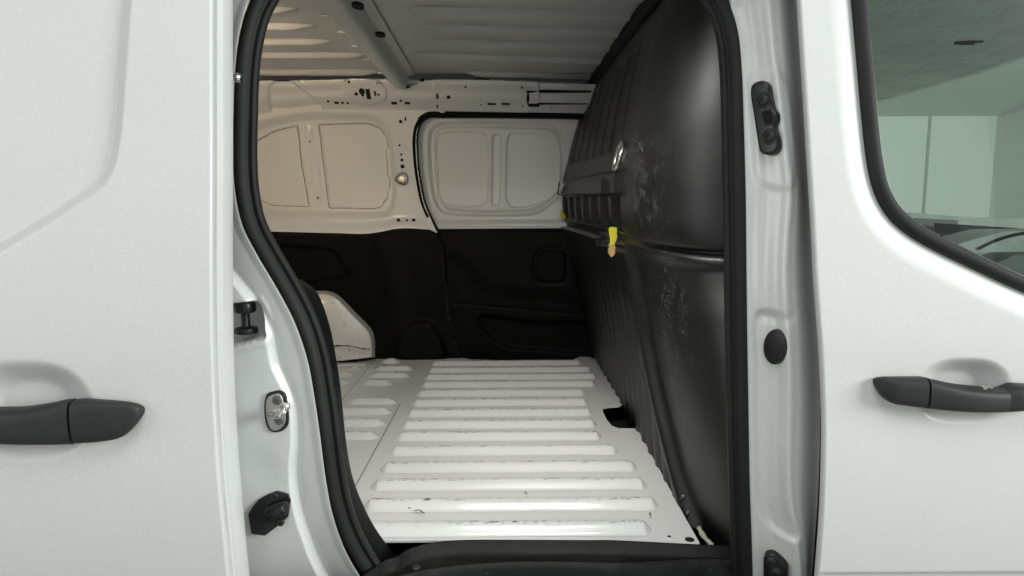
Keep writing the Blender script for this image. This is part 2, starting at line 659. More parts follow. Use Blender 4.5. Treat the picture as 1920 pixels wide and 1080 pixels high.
# rounded front edge and the grooved end face
edge = []
for k in range(7):
    a = k / 6 * math.pi / 2
    edge.append((-0.0035 + 0.0035 * math.sin(a), 0.0035 * (1 - math.cos(a))))
edge += [(0.0, 0.016), (-0.0010, 0.018), (-0.0050, 0.0195), (-0.0055, 0.030), (-0.0045, 0.0325), (0.0, 0.0345), (0.0006, 0.036), (0.0006, 0.060),
         (0.0004, 0.070), (-0.0006, 0.0725), (-0.003, 0.0735), (-0.02, 0.0735), (-0.5, 0.0735)]
ex = np.array([e[0] for e in edge])
ey = np.array([e[1] for e in edge])
X = np.hstack([X, XEz + ex[None]])
Y = np.hstack([Y, y_slide(zz)[:, None] + ey[None]])
Z = np.hstack([Z, np.repeat(zz[:, None], len(edge), 1)])
sdoor = sheet("sliding_door", X, Y, Z, M_SKIN, van, angle=40)
sdoor['label'] = "open sliding door with stamped blind window panel"


def handle(name, st, ysurf, mat, parent, y0, round_ends=(True, True), extra=0.0):
    """st: stations (px, top py, bottom py, protrusion)"""
    st = np.asarray(st, float)
    n = 26
    s = cr(st, 46)
    top = on_y(s[:, [0, 1]], y0)
    bt = on_y(s[:, [0, 2]], y0)
    pr = s[:, 3]
    rows = []
    N = len(s)
    for k in range(N):
        zc, hz = (top[k, 2] + bt[k, 2]) / 2, (top[k, 2] - bt[k, 2]) / 2
        x = (top[k, 0] + bt[k, 0]) / 2
        row = []
        for j in range(n):
            a = 2 * math.pi * j / n
            ca, sa = math.cos(a), math.sin(a)
            p = 0.55
            row.append((x, y0 - (pr[k] * 0.5 + 0.5 * pr[k] * math.copysign(abs(sa) ** p, sa)) + 0.002, zc + hz * math.copysign(abs(ca) ** 0.62, ca)))
        rows.append(row)
    V = np.array(rows)
    f = grid_faces(N, n, False, True)
    f.append(list(range(n))[::-1])
    f.append([(N - 1) * n + k for k in range(n)])
    return make(name, V, f, mat, parent, True, None, 50)


YS = float(y_slide(0.95))
handle("handle_grip", [(-110, 757, 818, 0.020), (-60, 759, 820, 0.032), (0, 758, 820, 0.037), (60, 757, 822, 0.038), (105, 751, 823, 0.036), (140, 744, 823, 0.034), (152, 743.5, 823, 0.032)], None, M_HAND, sdoor, YS - 0.001)
handle("handle_cap", [(157, 744, 822, 0.032), (170, 743, 821.5, 0.031), (200, 745.5, 820, 0.028), (235, 749, 814, 0.023), (255, 753, 797, 0.018), (266, 758, 782, 0.013), (271, 764, 772, 0.006)], None, M_HAND, sdoor, YS - 0.001)

# ---- rear body side with the door jamb behind the sliding door -----------------------
CREASE = [(300, 480), (400, 500), (441, 538), (470, 575), (496, 630), (508, 690), (531, 738), (543, 775), (545, 830), (541, 890), (548, 950), (566, 1010), (590, 1070), (640, 1150)]
y_jamb = lambda z: y_out(z) + 0.060
cre = cr(on_y(CREASE, y_jamb), 120)
nz, nx = 480, 330
zz = np.linspace(0.42, 1.60, nz)
Z = np.repeat(zz[:, None], nx, 1)
xs = np.concatenate([np.linspace(-1.50, -0.48, 40)[:-1]])
uu = np.linspace(0, 1, nx - 39)
right = XL(zz)[:, None] + 0.003
X = np.hstack([np.repeat(xs[None], nz, 0), -0.48 + (right + 0.48) * uu[None]])
d = dist_poly(X, Z, xz(cre))
XC = x_of_z(cre)
ins = (X < XC(Z)) & (Z < cre[0, 2])
sd = np.where(ins, -d, d)
yj = y_out(Z) + 0.060
deep = y_out(Z) + 0.098
Y = yj + 0.015 * sstep(-0.003, 0.012, sd) + 0.004 * sstep(0.05, -0.05, sd)
Y = Y - 0.014 * sstep(0.085, 0.0, right - X) * sstep(0.0, 0.02, sd)
# lip up to the seal
Y = Y - 0.006 * sstep(0.018, 0.0, right - X)
# roller track pocket
POCK = [(380, 572), (440, 570), (476, 568), (484, 576), (490, 596), (494, 620), (496, 633), (470, 641), (440, 648), (380, 655)]
pk = xz(cr(on_y(POCK, y_jamb), 90, closed=True))
sp = sdf_poly(X, Z, pk)
Y = Y + 0.060 * sstep(0.0015, -0.0045, sp) - 0.0025 * sstep(0.012, 0.002, np.abs(sp - 0.004))
# soft dents of the pressing
for (px, py, rr, dd) in ((470, 880, 0.06, 0.0035), (500, 870, 0.045, 0.003), (520, 860, 0.03, -0.002), (480, 720, 0.05, 0.002)):
    c = on_y([(px, py)], y_jamb)[0]
    Y = Y + dd * np.exp(-((X - c[0]) ** 2 + (Z - c[2]) ** 2) / rr ** 2)
JV = np.stack([X, Y, Z], -1)
jamb = sheet("rear_body_side", X, Y, Z, M_JAMB, van)
jamb['label'] = "white door jamb with roller pocket behind the sliding door"


def jy(px, py):
    """point on the jamb for a pixel"""
    return on_y([(px, py)], y_jamb)[0]


# roller seen in the pocket
c = jy(446, 600) + np.array([0, 0.030, 0])
rl = lathe("track_roller", c - np.array([0, 0, 0.026]), (0, 0, 1), [(0.001, 0), (0.017, 0), (0.0185, 0.003), (0.0175, 0.008), (0.008, 0.011), (0.0065, 0.014), (0.0065, 0.031),
                                                                  (0.015, 0.033), (0.0165, 0.036), (0.0165, 0.046), (0.0145, 0.050), (0.001, 0.051)], M_FIT, van)

# striker latch
JN = Vector((0.0, -1.0, 0.0))


def jplate(name, pts, off, thick, mat, parent, bevel, n=60, smooth=True):
    cx_, cy_ = np.mean(np.asarray(pts, float), 0)
    yy = grid_hit(JV, cx_, cy_)[0][1] - off
    P = on_y(pts, float(yy))
    if smooth:
        P = cr(P, n, closed=True)
    return prism(name, P, JN, thick, mat, parent, bevel)


pc = jy(519, 770)
strk = group_part("latch_striker", pc)
strk['label'] = "steel latch striker bolted to the white jamb"
GAS = [(498, 748), (503, 737), (514, 733), (527, 731), (535, 737), (540, 755), (543, 780), (541, 796), (530, 807), (513, 809), (503, 801), (497, 775)]
jplate("gasket", GAS, -0.001, 0.0045, M_FIT, strk, 0.002)
STP = [(502, 750), (506, 741), (515, 737), (526, 735), (532, 741), (536, 757), (539, 780), (537, 792), (528, 802), (515, 804), (508, 797), (502, 775)]
jplate("plate", STP, -0.0045, 0.0092, M_STEEL, strk, 0.0015)
yst = grid_hit(JV, 519, 770)[0][1] + 0.0005
for (px, py) in ((518.5, 751), (522, 788.5)):
    q = on_y([(px, py)], yst - 0.0075)[0]
    lathe("screw", q + np.array([0, 0.003, 0]), (0, -1, 0), [(0.0072, 0), (0.0072, 0.003), (0.0062, 0.0042), (0.0030, 0.0044), (0.0028, 0.0022), (0.0005, 0.0022)], M_BOLT, strk)
a = on_y([(508, 775)], yst - 0.003)[0]
b = on_y([(533, 763)], yst - 0.003)[0]
e1 = a + np.array([0.022, -0.030, 0.004])
e2 = b + np.array([0.010, -0.030, 0.004])
lp = cr([a, a + (e1 - a) * 0.35 + np.array([0.003, 0, 0]), e1 + np.array([-0.003, 0.003, 0]), (e1 + e2) / 2 + np.array([0.003, -0.003, 0.001]), e2, b + (e2 - b) * 0.4, b], 60)
tube("loop", lp, 0.0042, M_CHROME, strk, (0, 0, 1))
for q in (a, b):
    lathe("collar", q + np.array([0, 0.003, 0]), (0, -1, 0), [(0.0085, 0), (0.0085, 0.002), (0.0070, 0.0045), (0.0045, 0.006), (0.001, 0.006)], M_STEEL, strk)

# bump stop
pc = jy(508, 960)
stop = group_part("bump_stop", pc)
stop['label'] = "black octagonal bump stop low on the white jamb"
OCT = [(467, 962), (475, 949), (485, 936), (502, 926), (520, 918.5), (533, 920), (544, 924), (547, 936), (541, 968), (520, 986), (499, 1002), (486, 1000.5), (473, 998)]
jplate("base_plate", OCT, 0.0, 0.006, M_FIT, stop, 0.0025, smooth=False)
ysp = grid_hit(JV, 508, 960)[0][1] - 0.006
a = on_y([(505, 958)], ysp)[0]
b = on_y([(546, 941)], ysp)[0]
ax = (b - a) / np.linalg.norm(b - a)
lathe("buffer", a + np.array([0, -0.006, 0]), Vector(ax) + Vector((0, -0.25, 0)), [(0.004, 0), (0.0095, 0.0005), (0.0105, 0.003), (0.0105, 0.030), (0.0095, 0.0345), (0.006, 0.036), (0.0005, 0.036)], M_FIT, stop)
tri = [on_y([p], ysp - 0.001)[0] for p in ((496, 953), (508, 951), (520, 974), (500, 981))]
prism("wedge", tri, JN, 0.003, M_DARK, stop, 0.001)
for (px, py) in ((515, 931), (526, 979)):
    q = on_y([(px, py)], ysp)[0]
    lathe("screw", q, (0, -1, 0), [(0.0062, -0.001), (0.0062, 0.002), (0.0052, 0.0032), (0.0026, 0.0033), (0.0024, 0.0015), (0.0004, 0.0015)], M_HAND, stop)
# little guide pin peeping from behind the sliding door
q = on_y([(443, 146)], 1.03)[0]
pin = lathe("guide_pin", q + np.array([-0.03, 0.012, 0.004]), (1, -0.35, -0.12), [(0.0045, 0), (0.0045, 0.030), (0.0065, 0.031), (0.0072, 0.034), (0.0065, 0.038), (0.004, 0.040), (0.0004, 0.0405)], M_CHROME, van)

# ---- B pillar -----------------------------------------------------------
EDGE_F = [(1491, -160), (1500, 0), (1508, 130), (1518, 290), (1526, 420), (1531, 520), (1536, 590), (1542, 680), (1546, 790), (1545, 880), (1541, 980), (1535, 1060), (1527, 1150), (1520, 1220)]
fe = cr(on_y(EDGE_F, y_out), 140)
XF = x_of_z(fe)
RIDGE = [(1430, -160), (1441, 0), (1452, 110), (1463, 200), (1475, 300), (1482, 360), (1476, 450), (1473, 520), (1477, 620), (1481, 720), (1478, 850), (1480, 940), (1492, 1000), (1500, 1060), (1505, 1160)]
y_rid = lambda z: y_out(z) + 0.050
rd = cr(on_y(RIDGE, y_rid), 140)
XRD = x_of_z(rd)
nz = 420
zz = np.linspace(0.46, 1.62, nz)
xa = XR(zz)[:, None] + 0.004
xb = XRD(zz)[:, None]
xc = XF(zz)[:, None]
u1 = np.linspace(0, 1, 60)[None]
u2 = np.linspace(0, 1, 40)[None, 1:]
X = np.hstack([xa + (xb - xa) * u1, xb + (xc + 0.028 - xb) * u2])
Z = np.repeat(zz[:, None], X.shape[1], 1)
yo = y_out(Z)
prof1 = 0.098 - 0.012 * sstep(0, 0.14, u1) - 0.010 * sstep(0.12, 0.5, u1) - 0.018 * sstep(0.45, 0.92, u1) - 0.008 * sstep(0.8, 1.0, u1)
prof2 = 0.050 + 0.004 * sstep(0, 0.25, u2) + 0.024 * sstep(0.12, 1.0, u2) ** 1.2
Y = yo + np.hstack([np.repeat(prof1, nz, 0), np.repeat(prof2, nz, 0)])
# pressed pocket in the lower half
POCKB = [(1420, 585), (1440, 578), (1462, 585), (1468, 640), (1469, 760), (1470, 880), (1478, 950), (1492, 1000), (1480, 1008), (1440, 990), (1424, 960), (1418, 860), (1417, 700)]
pb = xz(cr(on_y(POCKB, lambda z: y_out(z) + 0.072), 90, closed=True))
sp = sdf_poly(X, Z, pb)
Y = Y + 0.009 * sstep(0.002, -0.012, sp)
# shallow flat where the check bracket sits
FLAT = [(1412, 150), (1440, 135), (1462, 160), (1480, 300), (1470, 350), (1430, 340), (1415, 260)]
sp = sdf_poly(X, Z, xz(cr(on_y(FLAT, lambda z: y_out(z) + 0.072), 80, closed=True)))
Y = Y - 0.004 * sstep(0.010, -0.006, sp)
c = on_y([(1455, 595)], lambda z: y_out(z) + 0.07)[0]
Y = Y + 0.003 * np.exp(-((Z - c[2]) / 0.008) ** 2) * sstep(0.03, 0.01, np.abs(X - c[0]))
bpil = sheet("door_pillar", X, Y, Z, M_JAMB, van)
bpil['label'] = "white pillar between load opening and front door"

PN = Vector((-0.42, -1.0, 0.0)).normalized()


def on_plane(px, py, p0, n):
    d = ray(px, py)
    C = np.array([0, 0, CAM_Z])
    n = np.array(n)
    k = ((np.array(p0) - C) @ n) / (d @ n)
    return C + d * k


PV = np.stack([X, Y, Z], -1)


def bracket(label, p0px, outline, screws, slot, yoff, cut=None):
    p0, n0 = grid_hit(PV, *p0px, k=12)
    PN = Vector(n0)
    p0 = p0 + n0 * yoff
    g = group_part("guide_bracket", p0)
    g['label'] = label
    out = cr([on_plane(x, y, p0, PN) for x, y in outline], 70, closed=True)
    prism("body", out, PN, 0.012, M_FIT, g, 0.0045, 4)
    pf = Vector(p0) + PN * 0.012
    for (x, y) in screws:
        q = on_plane(x, y, pf, PN)
        lathe("screw", q - np.array(PN) * 0.001, PN, [(0.0120, 0), (0.0122, 0.0012), (0.0112, 0.0018), (0.0098, 0.0006), (0.0092, 0.0008), (0.0086, 0.0030), (0.0060, 0.0050), (0.0030, 0.0055), (0.0026, 0.0030), (0.0004, 0.0030)], M_HAND, g, 24)
    if slot:
        q = [on_plane(x, y, pf, PN) for x, y in slot]
        prism("slot", q, PN, 0.0006, M_DARK, g, 0.0)
        ring = cr(q, 60, closed=True)
        sweep("slot_rim", ring, circ(0.0016, 8), M_FIT, g, ref=tuple(PN), closed=True)
    return g


bracket("black two-screw guide bracket high on the pillar", (1440, 222),
        [(1413, 172), (1416, 161), (1427, 154), (1440, 154), (1447, 162), (1451, 185), (1457, 206), (1463, 214), (1463, 228), (1459, 238), (1466, 265), (1465, 280), (1455, 290), (1440, 291), (1431, 286), (1427, 270), (1420, 225)],
        [(1432, 188), (1443, 256)], [(1428, 212), (1446, 207), (1449, 230), (1435, 234)], 0.001)
bracket("black guide bracket at the foot of the pillar", (1456, 1060),
        [(1434, 1040), (1437, 1032), (1447, 1031), (1468, 1044), (1478, 1056), (1479, 1075), (1474, 1130), (1462, 1140), (1440, 1132), (1434, 1090)],
        [(1446, 1052), (1455, 1073)], None, 0.001)
# oval plug
p0, n0 = grid_hit(PV, 1455, 650, k=14)
PN = Vector(n0)
p0 = p0 + n0 * 0.003
ov = [on_plane(1455 + 22 * math.cos(a) - 4 * math.sin(a) * 0.2, 650 + 33 * math.sin(a), p0, PN) for a in np.linspace(0, 2 * math.pi, 40, endpoint=False)]
prism("oval_plug", ov, PN, 0.0035, M_FIT, van, 0.0015)['label'] = "black oval plug in the white pillar"

# added dark sheet, blocks window light reaching the pillar from the cabin side
zc_ = np.linspace(0.46, 1.70, 20)
pa = np.stack([XF(zc_) + 0.030, y_out(zc_) + 0.085, zc_], -1)
pb_ = np.stack([np.full(20, 0.585), np.full(20, 1.32), zc_], -1)
pc_ = np.stack([XF(zc_) + 0.034, y_out(zc_) + 0.012, zc_], -1)
PI = np.stack([pc_, pa, pb_], 1)
sheet("pillar_light_block", PI[..., 0], PI[..., 1], PI[..., 2], M_TRIM, van)

# ---- front door -----------------------------------------------------
WIN = [(1596, -160), (1612, 0), (1622, 110), (1632, 220), (1643, 310), (1656, 360), (1680, 402), (1716, 434), (1762, 461), (1830, 494), (1920, 536), (2080, 600), (2300, 668), (2700, 745), (3150, 800)]
wn = cr(on_y(WIN, y_out), 160)
XW = x_of_z(wn)
nz, nx = 520, 340
z_low = wn[:, 2].min()
zz = np.concatenate([np.linspace(0.56, 0.80, 80)[:-1], np.linspace(0.80, 1.62, nz - 79)])
xl = XF(zz)[:, None]
xr = np.where(zz > z_low, XW(zz), wn[-1, 0])[:, None]
uu = np.linspace(0, 1, nx)[None]
X = xl + 0.0035 + (xr - xl - 0.0035) * uu
Z = np.repeat(zz[:, None], nx, 1)
Y = y_out(Z)
dw = dist_poly(X, Z, xz(wn))
Y = Y + 0.016 * (np.clip(1 - dw / 0.045, 0, 1)) ** 1.8
pc = on_y([(1806, 733)], y_out)[0]
r = ((np.abs(X - pc[0]) / 0.068) ** 2.6 + (np.abs(Z - pc[2]) / 0.049) ** 2.4) ** (1 / 2.5)
Y = Y + 0.024 * sstep(1.03, 0.45, r)
zb = on_y([(1700, 1074)], y_out)[0][2]
Y = Y + 0.012 * sstep(0.002, -0.010, Z - zb)
edge = []
for k in range(7):
    a = k / 6 * math.pi / 2
    edge.append((0.0035 - 0.0035 * math.sin(a), 0.0035 * (1 - math.cos(a))))
edge += [(0.0, 0.012), (0.001, 0.014), (0.02, 0.0145), (0.03, 0.02), (0.03, 0.045)]
ex = np.array([e[0] for e in edge])[::-1]
ey = np.array([e[1] for e in edge])[::-1]
X = np.hstack([xl + ex[None], X])
Y = np.hstack([y_out(zz)[:, None] + ey[None], Y])
Z = np.hstack([np.repeat(zz[:, None], len(edge), 1), Z])
fdoor = sheet("front_door", X, Y, Z, M_SKIN, van, angle=40)
fdoor['label'] = "closed white front door with tinted window"
# dark edge seal in the gap
gp = cr(on_y([(x + 1, y) for x, y in EDGE_F[:7]], lambda z: y_out(z) + 0.016), 60)
sweep("gap_seal", gp, [(-0.0022, -0.006), (-0.0022, 0.003), (0.0, 0.004), (0.003, 0.003), (0.003, -0.006)], M_RUB, fdoor)
YF = float(y_out(0.95))
handle("handle_cap", [(1637, 711, 716, 0.006), (1641, 707, 727, 0.014), (1650, 704.5, 741, 0.020), (1662, 703.5, 750, 0.025), (1690, 703, 754.5, 0.029), (1719, 702.5, 757.5, 0.032)], None, M_HAND, fdoor, YF - 0.001)
handle("handle_grip", [(1723, 703.5, 758, 0.032), (1740, 707.5, 759.5, 0.034), (1775, 715, 762, 0.037), (1815, 719.5, 763.5, 0.038), (1860, 722, 763, 0.037), (1900, 722.5, 761, 0.035), (1930, 722, 758, 0.033)], None, M_HAND, fdoor, YF - 0.001)
handle("handle_front_cap", [(1862, 722.4, 762.8, 0.0368), (1870, 718.5, 762.3, 0.0380), (1882, 714, 761, 0.0395), (1900, 714.5, 760, 0.040), (1930, 717, 758, 0.040), (1970, 724, 750, 0.030), (1985, 732, 742, 0.010)], None, M_HAND, fdoor, YF - 0.001)
# chipped spot on the grip
c = on_y([(1853, 727)], YF - 0.0385)[0]
rr = cr([c + np.array([dx, 0, dz]) for dx, dz in ((-0.008, 0.001), (-0.003, 0.0035), (0.003, 0.003), (0.007, 0.0), (0.004, -0.001), (0.0, 0.0005), (-0.003, -0.0025), (-0.007, -0.001))], 24, closed=True)
prism("chip", rr, (0, -1, 0), 0.0006, M_CHROME, fdoor, 0)
# window seal and glass
WSE = [(-0.014, -0.004), (-0.014, 0.004), (-0.011, 0.0085), (-0.004, 0.0100), (0.003, 0.0085), (0.006, 0.005), (0.007, 0.0015), (0.007, -0.012), (-0.004, -0.012)]
wpath = wn + np.array([0, 0.010, 0])
sweep("window_seal", wpath[::-1], [(-a, b) for a, b in WSE], M_RUB, fdoor)
zz2 = np.linspace(z_low, 1.60, 120)
uu = np.linspace(0, 1, 40)[None]
xl2 = XW(zz2)[:, None]
X = xl2 + (wn[-1, 0] - xl2) * uu
Z = np.repeat(zz2[:, None], 40, 1)
sheet("window_glass", X, y_out(Z) + 0.020, Z, M_GLASS, fdoor)['label'] = "green tinted window glass"

# ---- load floor ----------------------------------------------------------
FO = [(560, 668.5), (700, 668.5), (770, 668), (840, 668), (862, 671), (885, 674), (960, 675.5), (1060, 676.5), (1074, 675), (1084, 669.5), (1095, 669), (1121, 670.5), (1126, 676), (1150, 723), (1167, 758), (1160, 762),
      (1140, 763), (1131, 765), (1130, 770), (1137, 786), (1147, 798), (1160, 803), (1192, 803), (1199, 811), (1240, 886), (1280, 962), (1312, 1018), (1308, 1022), (1235, 1022), (1212, 1017.5), (1192, 1014.5), (1175, 1014), (1173, 1019), (1152, 1019), (1147, 1014.5),
      (900, 1013), (560, 1013)]
fo = on_z(FO, FLOOR_Z)
fo[0, 0] = -1.5
fo[-1, 0] = -1.5
bm = bmesh.new()
vv = [bm.verts.new(p) for p in fo]
f = bm.faces.new(vv)
r = bmesh.ops.extrude_face_region(bm, geom=[f])
bmesh.ops.translate(bm, verts=[g for g in r['geom'] if isinstance(g, bmesh.types.BMVert)], vec=(0, 0, -0.004))
bmesh.ops.recalc_face_normals(bm, faces=bm.faces)
bmesh.ops.triangulate(bm, faces=[q for q in bm.faces if len(q.verts) > 4])
me = bpy.data.meshes.new("load_floor")
bm.to_mesh(me)
bm.free()
me.materials.append(M_FLOOR)
floor = place(bpy.data.objects.new("load_floor", me), van, (0, 0, 0))
floor['label'] = "white ribbed steel load floor with scuffs"
# dark void under the floor's cut-out
sheet("floor_void", np.array([[-1.5, -1.5], [0.6, 0.6]]), np.array([[1.0, 2.9], [1.0, 2.9]]), np.full((2, 2), FLOOR_Z - 0.06), M_DARK, van)


def rib(x0, x1, y, w=0.050, h=0.0150, tip=0.020, tipr=0.016):
    """pressed bead: trapezoid section along X with pointed ends"""
    n = max(14, int((x1 - x0) / 0.008))
    xs = np.concatenate([np.linspace(x0, x0 + tip, 7)[:-1], np.linspace(x0 + tip, x1 - tipr, n), np.linspace(x1 - tipr, x1, 7)[1:]])
    k = np.minimum(np.clip((xs - x0) / tip, 0, 1), np.clip((x1 - xs) / tipr, 0, 1))
    k = sstep(-0.15, 1.0, k)
    k[0] = k[-1] = 0.0
    # section across the bead: near side first
    s = np.array([-0.5, -0.44, -0.34, -0.20, -0.08, 0.0, 0.08, 0.15, 0.21, 0.27, 0.36, 0.44, 0.5])
    hh = np.array([0.0, 0.06, 0.30, 0.66, 0.90, 0.98, 1.0, 1.0, 0.96, 0.80, 0.40, 0.08, 0.0])
    kw = 0.40 + 0.60 * k
    S = s[None] * w * kw[:, None]
    Hh = hh[None] * h * k[:, None]
    wob = 0.0
    X = np.repeat(xs[:, None], len(s), 1)
    wear = np.repeat((np.exp(-((s - 0.07) / 0.11) ** 4))[None], len(xs), 0) * (0.35 + 0.65 * (k[:, None] > 0.6))
    return sheet("rib", X, y + S, FLOOR_Z + 0.0006 + Hh, M_RIB, floor, attr={'wear': wear})


RIBY = [683, 695.5, 708.5, 722.5, 739, 757, 776.5, 798, 820.5, 847, 878, 911, 949, 994]
LT = [808, 802, 795, 789, 780.6, 772.5, 763, 753, 742, 730, 714, 695.6, 680, 655]
RT = [1092, 1112, 1120, 1118, 1100, 1104, 1112, 1120, 1129, 1160, 1196, 1214, 1236, 1222]
for y, a, b in zip(RIBY, LT, RT):
    p = on_z([(a, y), (b, y + 1.5)], FLOOR_Z)
    rib(p[0, 0], p[1, 0], (p[0, 1] + p[1, 1]) / 2)
for a, b, y in ((714, 752, 680), (700, 778, 694), (691, 770, 706.5), (677, 738, 721), (649, 745, 756), (625, 736, 775), (600, 724, 797), (570, 712, 821),
                (652, 679, 693), (600, 667, 706), (590, 657, 720)):
    p = on_z([(a, y), (b, y)], FLOOR_Z)
    rib(p[0, 0], p[1, 0], p[0, 1], tip=0.03, tipr=0.03)
# sheet seams
for pts in (((708, 668.5), (625, 770)), ((751, 756), (655, 932))):
    p = on_z(np.array(pts, float), FLOOR_Z + 0.0006)
    d_ = (p[1] - p[0]) / np.linalg.norm(p[1] - p[0])
    nn = np.array([-d_[1], d_[0], 0]) * 0.0010
    n1 = nn * 6
    V = [p[0] - nn, p[1] - nn, p[1] + nn, p[0] + nn]
    make("seam", np.array(V), [(0, 1, 2, 3)], M_BOLT, floor, False)
# raised right margin of the pressing (step line along the rib ends)
# holes in the floor's near right corner
for (px, py, ra_, m) in ((1255, 1006.5, 0.0055, M_STEEL), (1293, 1011.5, 0.0085, M_DARK), (1110, 671.5, 0.009, M_DARK)):
    c = on_z([(px, py)], FLOOR_Z + 0.0006)[0]
    if m is M_DARK:
        lathe("hole", c, (0, 0, 1), [(ra_, -0.002), (ra_, 0.0004), (0.0004, 0.0004)], m, floor)
    else:
        lathe("rivet", c, (0, 0, 1), [(ra_ * 1.5, -0.001), (ra_ * 1.3, 0.0012), (ra_, 0.0015), (ra_ * 0.6, 0.0004), (0.0004, 0.0004)], M_FLOOR, floor)
        lathe("hole", c, (0, 0, 1), [(ra_ * 0.6, -0.002), (ra_ * 0.6, 0.0012), (0.0004, 0.0012)], M_DARK, floor)
# loose black scratches
for pts in ([(757, 948), (763, 950), (769, 953)], [(777, 958), (784, 956.5), (788, 957), (793, 961), (796, 962)], [(984, 922), (987, 925), (988, 926)], [(1219, 961), (1219, 966)]):
    P = cr(on_z(pts, FLOOR_Z + 0.0062), 14)
    sweep("scratch", P, [(-0.0014, 0), (0.0014, 0), (0.001, 0.0006), (-0.001, 0.0006)], M_DARK, floor, ref=(0, 0, 1))

# ---- sill with black step plastic -------------------------------------------
SIL = [(560, 1110), (640, 1100), (700, 1065), (725, 1048), (744, 1043), (765, 1029), (790, 1021), (820, 1015.5), (862, 1012), (980, 1011.5), (1100, 1012), (1145, 1012), (1310, 1020), (1400, 1023)]
sc_ = cr(on_z(SIL, FLOOR_Z + 0.004), 160)
sy = np.interp(np.linspace(-0.42, 0.50, 200), sc_[:, 0], sc_[:, 1])
xs = np.linspace(-0.42, 0.50, 200)
LIP = [(560, 1120), (700, 1090), (745, 1078), (800, 1066), (880, 1056), (960, 1051), (1060, 1051), (1160, 1053), (1230, 1050), (1300, 1046), (1400, 1046)]
lp_ = cr(on_z(LIP, FLOOR_Z - 0.006), 100)
ly = np.interp(xs, lp_[:, 0], lp_[:, 1])
rows = []
prof = [(0.0, -0.008), (0.0, 0.003), (-0.002, 0.0045), (-0.006, 0.003), (-0.012, -0.010)]
Xr, Yr, Zr = [], [], []
for dy, dz in prof:
    Xr.append(xs); Yr.append(sy + dy); Zr.append(np.full(200, FLOOR_Z + dz))
for k, dz in ((0.5, -0.013), (0.85, -0.012), (0.97, -0.008), (1.0, -0.006)):
    Xr.append(xs); Yr.append(sy - 0.012 + (ly - sy + 0.012) * k); Zr.append(np.full(200, FLOOR_Z + dz))
for dy, dz in ((-0.004, -0.0065), (-0.009, -0.0095), (-0.014, -0.017), (-0.020, -0.045), (-0.024, -0.11), (-0.026, -0.20)):
    Xr.append(xs); Yr.append(np.minimum(ly, 1.15) + dy); Zr.append(np.full(200, FLOOR_Z + dz))
sill = sheet("step_sill", np.array(Xr), np.array(Yr), np.array(Zr), M_SILL, van)
sill['label'] = "black plastic step along the door sill"
for (px, py, rr) in ((872, 1022, .004), (1160, 1023, .005), (748, 1048, .005), (780, 1064, .005)):
    c = on_z([(px, py)], FLOOR_Z - 0.009)[0]
    lathe("screw", c, (0, -0.3, 1), [(rr * 1.4, -0.002), (rr * 1.4, 0.001), (rr, 0.002), (rr * 0.5, 0.002), (rr * 0.4, 0.0), (0.0004, 0.0)], M_HAND, sill)
# outer sill below the opening closes the body
sheet("sill_skin", np.array([[-1.5, -1.5], [0.7, 0.7]]), np.array([[1.05, 1.02], [1.05, 1.02]]), np.array([[0.47, 0.2], [0.47, 0.2]]), M_JAMB, van)

# black pillar trim inside the seal, two lengths with a joint
T_OUT = [(556, 525), (580, 590), (603, 660), (616, 730), (626, 800), (635, 870), (647, 935), (668, 990), (695, 1040), (735, 1090)]
T_IN = [(566, 524), (592, 545), (615, 600), (630, 670), (640, 740), (648, 820), (660, 890), (680, 945), (710, 1000), (752, 1052)]
to = cr(on_y([(x - 22, y) for x, y in T_OUT], lambda z: y_seal(z) + 0.006), 120)
ti = cr(on_y(T_IN, 1.185), 120)
for i0, i1, nm in ((0, 98, "pillar_trim"), (97, 120, "pillar_trim")):
    a, b = to[i0:i1], ti[i0:i1]
    ks = np.linspace(0, 1, 14)
    V = a[:, None] * (1 - ks)[None, :, None] + b[:, None] * ks[None, :, None]
    bul = np.sin(ks * math.pi) * (0.012 if i0 == 0 else 0.0095)
    V = V + np.array([0.6, -0.8, 0])[None, None] * bul[None, :, None]
    back = b[:, None] + np.array([-0.02, 0.03, 0])
    V = np.concatenate([V, back], 1)
    sheet(nm, V[..., 0], V[..., 1], V[..., 2], M_TRIM, van)

# ---- bulkhead -------------------------------------------------------------
bz = np.array([-0.64, -0.45, -0.25, -0.13, -0.085, 0.0, 0.12, 0.28, 0.38, 0.46])
by = np.array([1.30, 1.50, 1.90, 2.30, 2.80])
BX = np.array([
    [.360, .358, .355, .350, .344],   # floor
    [.343, .340, .330, .310, .290],
    [.322, .315, .295, .270, .240],
    [.305, .295, .270, .245, .212],
    [.282, .272, .252, .230, .200],
    [.272, .262, .242, .222, .192],
    [.275, .268, .255, .240, .208],
    [.296, .292, .285, .272, .245],
    [.318, .315, .310, .300, .280],
    [.332, .330, .325, .320, .300],
])
XEND = np.array([.388, .402, .440, .465, .452, .448, .450, .452, .425, .385])
YCOR = np.array([1.325, 1.38, 1.45, 1.50, 1.50, 1.50, 1.50, 1.50, 1.48, 1.46])


def spline(x, xp, fp):
    """monotone-ish cubic along the first axis"""
    m = np.gradient(fp, xp, axis=0)
    i = np.clip(np.searchsorted(xp, x) - 1, 0, len(xp) - 2)
    h = xp[i + 1] - xp[i]
    t_ = ((x - xp[i]) / h)
    sh = (-1,) + (1,) * (fp.ndim - 1)
    t_, h = t_.reshape(sh), h.reshape(sh)
    return ((2 * t_ ** 3 - 3 * t_ ** 2 + 1) * fp[i] + (t_ ** 3 - 2 * t_ ** 2 + t_) * h * m[i]
            + (-2 * t_ ** 3 + 3 * t_ ** 2) * fp[i + 1] + (t_ ** 3 - t_ ** 2) * h * m[i + 1])


